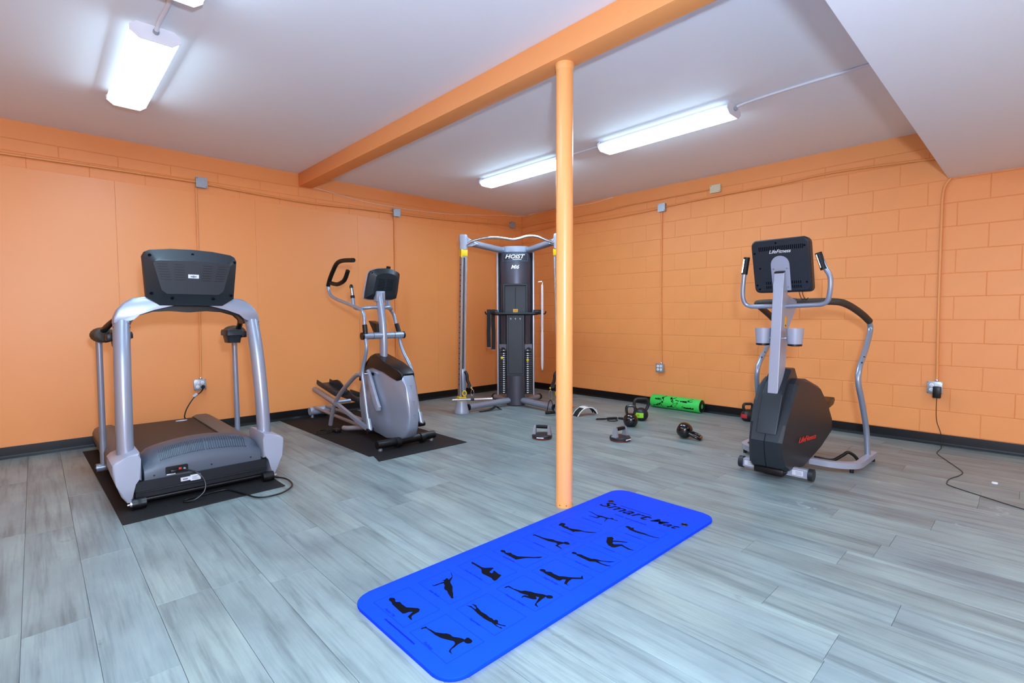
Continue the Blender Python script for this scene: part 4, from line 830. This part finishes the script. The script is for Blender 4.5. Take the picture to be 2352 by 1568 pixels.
for x in (-.06, 0, .06):
    bm = new(); boxr(bm, (x-.008, .0062, 1.13), (x+.008, .0075, 1.138)); boxr(bm, (x-.003, .0062, 1.118), (x+.006, .0075, 1.126)); obj('icon_print', bm, 'sticker', cp_, ang=0)
bm = new(); prism(bm, arcpoly(.2, .10, .13, 16, .2), 'z', 1.985, 2.06, .008, 2); obj('top_cap', bm, 'silver', ho, ang=35)
_f = [p_ for p_ in arcpoly(.216, .130, .135, 40) if abs(p_[0]) <= .172]; bm = new(); prism(bm, _f+[(p_[0], p_[1]+.02) for p_ in reversed(_f)], 'z', 1.862, 1.968); npl = obj('nameplate', bm, 'nameplate', uc, ang=30)
_f = [p_ for p_ in arcpoly(.2165, .132, .135, 40) if abs(p_[0]) <= .16]; bm = new(); prism(bm, _f+[(p_[0], p_[1]+.02) for p_ in reversed(_f)], 'z', 1.876, 1.958); obj('nameplate_field', bm, 'gunmetal', npl, ang=30)
text('brand_lettering', 'HOIST', .085, 'letter', npl, (0, .003, 1.922), (PI/2, 0, 0), .3, .006, .25, .0012, .82)
bm = new(); boxr(bm, (-.035, -.001, 1.884), (.08, .012, 1.890)); obj('brand_underline', bm, 'letter', npl, ang=0)
text('model_lettering', 'Mi6', .068, 'letter', uc, (0, .007, 1.79), (PI/2, 0, 0), .35, .003, bold=.001)
# chinning bar and storage bar
bm = new(); tube(bm, cr([(-.575, -.47, 2.005), (-.50, -.475, 2.05), (-.36, -.48, 2.085), (-.22, -.48, 2.092), (-.10, -.48, 2.078), (-.01, -.48, 2.066), (.07, -.48, 2.08), (.17, -.48, 2.106), (.28, -.48, 2.098), (.38, -.475, 2.06), (.50, -.47, 2.015)], 6), .0155, 14); obj('chinning_bar', bm, 'chrome', ho)
bm = new(); tube(bm, fillet([(-.30, .06, 1.205), (-.28, -.03, 1.195), (.28, -.03, 1.195), (.30, .06, 1.205)], .08, 6), .019, 14); sb = obj('storage_bar', bm, 'black', ho)
for s in (-1, 1):
    bm = new(); boxr(bm, (s*.23, .02, 1.185), (s*.33, .07, 1.245), .006); obj('storage_bracket', bm, 'black', sb)
    bm = new(); tube(bm, cr([(s*.33, .045, 1.21), (s*.36, .04, 1.19), (s*.385, .035, 1.20), (s*.39, .035, 1.225)], 4), .008, 8); obj('storage_hook', bm, 'black', sb)
th_ = ho.rotation_euler.z
def HW(a, b_, z): return (-1.34+a*math.cos(th_)-b_*math.sin(th_), -1.22+a*math.sin(th_)+b_*math.cos(th_), z)
t = thing('hanging_strap', 'pair of black webbing straps hanging on the left of the cable tower', 'strap', HW(-.315, .03, 1.235), th_)
for dx, l_ in ((-.028, .47), (.03, .50)):
    bm = new(); band(bm, [Vector(p_) for p_ in cr([(dx, .035, -.01), (dx, .005, .012), (dx, -.025, -.01), (dx*.95, -.03, -.15), (dx*1.1, -.028, -.3), (dx, -.03, -l_)], 5)], .05, .008, (1, 0, 0)); obj('webbing', bm, 'strap', t)
    bm = new(); tube(bm, [(dx-.022, -.03, -l_-.004), (dx+.022, -.03, -l_-.004)], .004, 8); obj('buckle', bm, 'satin', t)
t = thing('lat_bar', 'slim white lat pulldown bar hanging on the right of the cable tower', 'bar', HW(.345, -.012, 1.57), th_)
bm = new(); tube(bm, [(0, 0, 0), (0, 0, -.02), (0, 0, -.3), (0, 0, -.58), (0, 0, -.6), (0, 0, -.62), (0, 0, -.95), (0, 0, -1.06), (0, 0, -1.10)], [.006, .014, .016, .0155, .012, .0165, .017, .015, .006], 16); obj('bar', bm, 'lampwhite', t)
bm = new(); tube(bm, cr([(0, 0, 0), (.006, 0, .022), (-.01, 0, .03), (-.05, .0, .026)], 4), .006, 8); obj('hook', bm, 'chrome', t)
bm = new(); cyl(bm, (0, 0, -1.125), (0, 0, -1.10), .004, 8); obj('tip', bm, 'cordbrown', t)
t = thing('cable_bar', 'short chrome straight bar clipped to the left cable post', 'bar', HW(-.487, -.60, .195), th_)
bm = new(); tube(bm, [(-.235, -.02, -.012), (.235, .02, .0)], .0145, 16); cbar = obj('bar', bm, 'chrome', t)
bm = new(); tube(bm, [(-.02, -.002, -.006), (.02, .002, -.005)], .018, 16); obj('sleeve', bm, 'dark', cbar)
bm = new(); tube(bm, cr([(0, 0, .012), (0, 0, .035), (-.014, 0, .05), (-.016, 0, .08), (-.006, 0, .108), (.006, 0, .108), (.016, 0, .08), (.014, 0, .05), (0, 0, .035)], 4), .0035, 8); obj('carabiner', bm, 'chrome', t)
bm = new(); tube(bm, [(0, 0, .108), (-.01, .03, .15)], .004, 8); obj('cable_end', bm, 'chrome', t)
t = thing('cable_stirrup', 'black stirrup grip hanging at the right cable post beside the column', 'cable attachment', HW(.43, -.60, .30), th_)
bm = new(); tube(bm, cr([(0, 0, 0), (-.014, 0, -.03), (-.016, 0, -.09), (0, 0, -.12), (.014, 0, -.09), (.014, 0, -.03)], 4, True), .0035, 8, closed=True); obj('carabiner', bm, 'chrome', t)
bm = new(); band(bm, [Vector(p_) for p_ in cr([(0, 0, -.115), (-.02, 0, -.15), (-.042, 0, -.26)], 4)], .03, .008, (0, 1, 0)); band(bm, [Vector(p_) for p_ in cr([(0, 0, -.115), (.02, 0, -.15), (.042, 0, -.255)], 4)], .03, .008, (0, 1, 0)); obj('webbing', bm, 'strap', t)
bm = new(); tube(bm, [(-.06, -.01, -.268), (.055, .01, -.262)], .018, 14); obj('grip', bm, 'blackrub', t)
t = thing('cable_strap', 'black webbing cable strap lying under the left leg of the cable tower', 'cable attachment', HW(-.30, -.33, 0), th_+R(35))
bm = new(); band(bm, [Vector(p_) for p_ in cr([(-.16, 0, .006), (-.06, 0, .008), (.02, 0, .02), (.08, .0, .05), (.12, 0, .02), (.15, 0, .006)], 5)], .05, .008, (0, 1, 0)); obj('webbing', bm, 'strap', t)
bm = new(); tube(bm, [(-.17, -.03, .006), (-.17, .03, .006)], .006, 8); obj('ring', bm, 'satin', t)
t = thing('resistance_band', 'salmon red resistance band on the floor behind the column', 'band', HW(.50, -.05, 0), th_)
bm = new(); band(bm, [Vector(p_) for p_ in cr([(-.14, .02, .004), (-.05, 0, .006), (.05, .01, .012), (.16, -.02, .02), (.26, -.04, .006)], 4)], .05, .006, (0, 1, 0)); obj('strip', bm, 'orangeband', t)
# ------------------------------------------------------------------ stair climber
sc = thing('stair_climber', 'black and silver stair climber in front of the block wall at the right', 'stair climber', (-1.95, -4.56, 0))
bm = new(); boxr(bm, (-.01, -.235, .022), (.035, .215, .085), .004, 1); fb = obj('front_bar', bm, 'silver2', sc)
for y0, y1 in ((-.262, -.232), (.212, .242)):
    bm = new(); cyl(bm, (.0125, y0, .053), (.0125, y1, .053), .043, 24); obj('roller_cap', bm, 'dark', fb)
for y in (-.165, .165):
    bm = new(); boxr(bm, (-.0112, y-.035, .037), (-.009, y+.035, .072)); s1 = obj('warning_sticker', bm, 'sticker', fb, ang=0)
    bm = new()
    for k in range(3): boxr(bm, (-.0118, y-.028, .044+.009*k), (-.011, y+.012, .047+.009*k))
    obj('sticker_print', bm, 'stickgrey', s1, ang=0)
prof = [(-.07, .062), (-.135, .095), (-.175, .20), (-.185, .285), (-.12, .40), (-.03, .545), (.06, .672), (.12, .705), (.30, .69), (.62, .60), (.80, .46), (.93, .31), (.93, .19), (.62, .10), (.2, .055)]
bm = new(); prism(bm, prof, 'y', -.142, .142, .022, 1)
for v in bm.verts: v.co.y *= min(1., .74+.26*max(0, (v.co.x+.19)/.17))*(1-.10*max(0, (v.co.z-.35)/.35))
bd = obj('body_shell', bm, 'dark', sc, ang=22)
bm = new(); tube(bm, [(-.138, 0, .09), (-.178, 0, .20), (-.188, 0, .286), (-.165, 0, .33)], .0016, 6); obj('shell_seam', bm, 'print', bd)
bm = new(); boxr(bm, (-.10, -.10, .03), (.5, .10, .075), .01); obj('base_tray', bm, 'black', sc)
bm = new(); prism(bm, [(-.165, .335), (-.055, .60), (.05, .70), (.10, .775), (.20, .775), (.26, .70), (.26, .60), (.1, .45), (-.05, .33)], 'y', -.072, .072, .014, 2); obj('mast_shroud', bm, 'dark', sc, ang=25)
bm = new(); prism(bm, [(-.052, .56), (.018, 1.36), (.026, 1.405), (.03, 1.47), (.085, 1.485), (.095, 1.40), (.11, 1.31), (.32, 1.275), (.33, 1.235), (.135, 1.06), (.075, .60)], 'y', -.034, .034, .004, 1); ms = obj('mast', bm, 'silver2', sc, ang=25)
bm = new(); prism(bm, [(.029, 1.466), (.084, 1.481), (.083, 1.492), (.028, 1.478)], 'y', -.033, .033, .003, 1); obj('mast_cap', bm, 'plate', ms)
bm = new(); boxr(bm, (.025, -.0362, 1.07), (.062, -.0345, 1.155)); wl_ = obj('warning_label', bm, 'amber', ms, rot=(0, R(5), 0), loc=(-.06, 0, .01), ang=0)
bm = new(); boxr(bm, (.038, -.0368, 1.08), (.05, -.036, 1.095)); obj('label_print', bm, 'print', wl_, ang=0)
# console, tilted back
KS = -.30
P0 = rrect(.39, .372, .035, 5, 0, 1.52)
top_b = lambda y, z: z+.022*(1-(y/.195)**2)*max(0, (z-1.52)/.186)
PC = [(y, top_b(y, z)) for y, z in P0]
k_ = lambda pl, k: [(y*k, 1.52+(z-1.52)*k) for y, z in pl]
bm = new(); loft(bm, [[(.148, y, z) for y, z in k_(PC, .95)], [(.135, y, z) for y, z in PC], [(.085, y, z) for y, z in PC], [(.07, y, z) for y, z in k_(PC, .965)], [(.066, y, z) for y, z in k_(PC, .94)]]); shear(bm, KS, 1.48, 0); cs = obj('console', bm, 'dark', sc, ang=25)
bm = new()
for k in range(24): boxr(bm, (.0645, -.155+.0125*k, 1.632), (.067, -.149+.0125*k, 1.662))
for z in (1.362, 1.392):
    for k in range(18):
        y = -.125+.0135*k
        if abs(y) > .055: boxr(bm, (.0645, y-.003, z), (.067, y+.003, z+.02))
shear(bm, KS, 1.48, 0); stuff(obj('vent_slots', bm, 'print', cs, ang=0))
for y, z in ((.02, 1.682), (-.165, 1.65), (.17, 1.62), (.14, 1.51), (-.165, 1.40), (.17, 1.39), (.155, 1.36)):
    bm = new(); cyl(bm, (.064, y, z), (.075, y, z), .007, 10); shear(bm, KS, 1.48, 0); obj('screw_hole', bm, 'print', cs)
pl = [(-.062+.0, 1.345), (.062, 1.345)]+[(.062*math.cos(a), 1.53+.062*math.sin(a)) for a in [PI*i/12 for i in range(13)]]
bm = new(); prism(bm, pl, 'x', .0585, .067, .001, 1); shear(bm, KS, 1.48, 0); pt = obj('mount_plate', bm, 'silver2', cs, ang=30)
for y, z in ((.045, 1.50), (-.045, 1.50), (-.045, 1.37), (.045, 1.37)):
    bm = new(); cyl(bm, (.0545, y, z), (.059, y, z), .006, 12); shear(bm, KS, 1.48, 0); obj('bolt', bm, 'chrome', pt)
tlt = math.atan(KS)
o = text('brand_lettering', 'LifeFitness', .036, 'letter', cs, (.0645+KS*(1.632-1.48)+.001, -.005, 1.622), (PI/2+0, 0, -PI/2), .35, .0012, .145)
o.rotation_euler = (Matrix.Rotation(tlt, 3, 'Y') @ Matrix(((0, 0, -1), (-1, 0, 0), (0, 1, 0)))).to_euler()
bm = new()
for y in (-.105, -.125):
    tube(bm, cr([(.12, y, 1.36), (.13, y-.005, 1.31), (.14, y-.02, 1.275), (.16, y-.03, 1.29)], 4), .0025, 6)
obj('loose_wires', bm, 'black', cs)
# silver hand bar with grips
HB = [(.05, .235, 1.60), (.05, .255, 1.45), (.06, .262, 1.30), (.08, .225, 1.237), (.09, .10, 1.232), (.09, -.18, 1.236), (.08, -.285, 1.25), (.06, -.315, 1.32), (.05, -.318, 1.42), (.03, -.29, 1.49), (.02, -.255, 1.585)]
bm = new(); tube(bm, cr(HB, 5), .0165, 14); hb = obj('hand_bar', bm, 'silver', sc)
for a, b_ in (((.05, .235, 1.602), (.05, .252, 1.475)), ((.018, -.25, 1.59), (.028, -.285, 1.475))):
    bm = new(); tube(bm, [a, b_], .0215, 16); gp = obj('grip', bm, 'blackrub', hb)
    bm = new(); tube(bm, [Vector(a).lerp(Vector(b_), .12)+Vector((-.016, .012, 0)), Vector(a).lerp(Vector(b_), .9)+Vector((-.016, .012, 0))], .0055, 8); obj('pulse_contact', bm, 'chrome', gp)
# rear rails
for s in (-1, 1):
    LW = [(.83, s*.41, .07), (.81, s*.40, .27), (.72, s*.385, .49), (.655, s*.37, .65), (.70, s*.365, .76), (.86, s*.365, .88), (.99, s*.362, .99), (1.04, s*.36, 1.06), (1.01, s*.356, 1.115)]
    bm = new(); tube(bm, cr(LW, 6), .0205, 16); rr_ = obj('rear_rail', bm, 'silver', sc)
    for z, x in ((.80, .735), (.84, .80)):
        bm = new(); cyl(bm, (x-.02, s*.365-.01, z), (x-.027, s*.365-.014, z), .006, 8); obj('bolt', bm, 'plate', rr_)
    bm = new(); tube(bm, fillet([(.38, s*.13, .058), (.40, s*.30, .055), (.50, s*.415, .052), (.96, s*.425, .052)], .10, 6), .031, 4, ref=(1, 0, 1)); fbx = obj('base_arm', bm, 'silver2', sc, ang=20)
    bm = new(); cyl(bm, (.47, s*.385, 0), (.47, s*.385, .035), .014, 12); obj('levelling_foot', bm, 'black', fbx)
    bm = new(); cyl(bm, (.93, s*.425, 0), (.93, s*.425, .03), .016, 12); obj('levelling_foot', bm, 'black', fbx)
    # cup
    yc = .10 if s > 0 else -.115
    bm = new(); lathe(bm, [(.046, .955), (.05, .985), (.054, 1.062), (.055, 1.072), (.051, 1.072), (.048, 1.0)], 28, c=(.03, yc, 0), cap=False); cu = obj('cup', bm, 'silver2', sc)
    bm = new(); lathe(bm, [(.03, .945), (.046, .948), (.0475, .972), (.046, .978), (.01, .979)], 28, c=(.03, yc, 0)); obj('cup_base', bm, 'black', cu)
    bm = new(); cyl(bm, (.03, yc*.5, 1.0), (.03, s*.03, 1.0), .006, 10); cyl(bm, (.03, yc*.55, 1.0), (.03, yc*.4, 1.0), .01, 10); obj('cup_rod', bm, 'satin', cu)
    bm = new(); prism(bm, [(.74, .43), (1.08, .46), (1.10, .435), (1.06, .40), (.74, .36)], 'y', s*.02, s*.115, .008, 2); obj('step_pedal', bm, 'black', sc)
pad = cr([(1.01, -.356, 1.115), (.85, -.345, 1.165), (.62, -.325, 1.222), (.45, -.30, 1.255), (.37, -.255, 1.264), (.345, -.15, 1.266), (.34, 0, 1.266), (.345, .15, 1.266), (.37, .255, 1.264), (.45, .30, 1.255), (.62, .325, 1.222), (.85, .345, 1.165), (1.01, .356, 1.115)], 5)
bm = new(); tube(bm, pad, .0255, 16); obj('padded_rail', bm, 'foam', sc)
bm = new(); boxr(bm, (.24, -.03, 1.22), (.34, .03, 1.295), .006); obj('rail_clamp', bm, 'nameplate', sc)
text('side_lettering', 'LifeFitness', .085, 'red', bd, (.28, -.1435, .248), (PI/2, R(4.5), 0), .3, .001, .40, .0012, .62)
# mains lead lying behind the stair climber
bm = new(); tube(bm, cr([(.62, -.10, .03), (.70, -.2, .01), (.75, -.26, .05), (.78, -.29, .075), (.80, -.33, .05), (.80, -.36, .008), (.74, -.38, .006)], 5), .012, 10); obj('rear_lead', bm, 'black', sc)
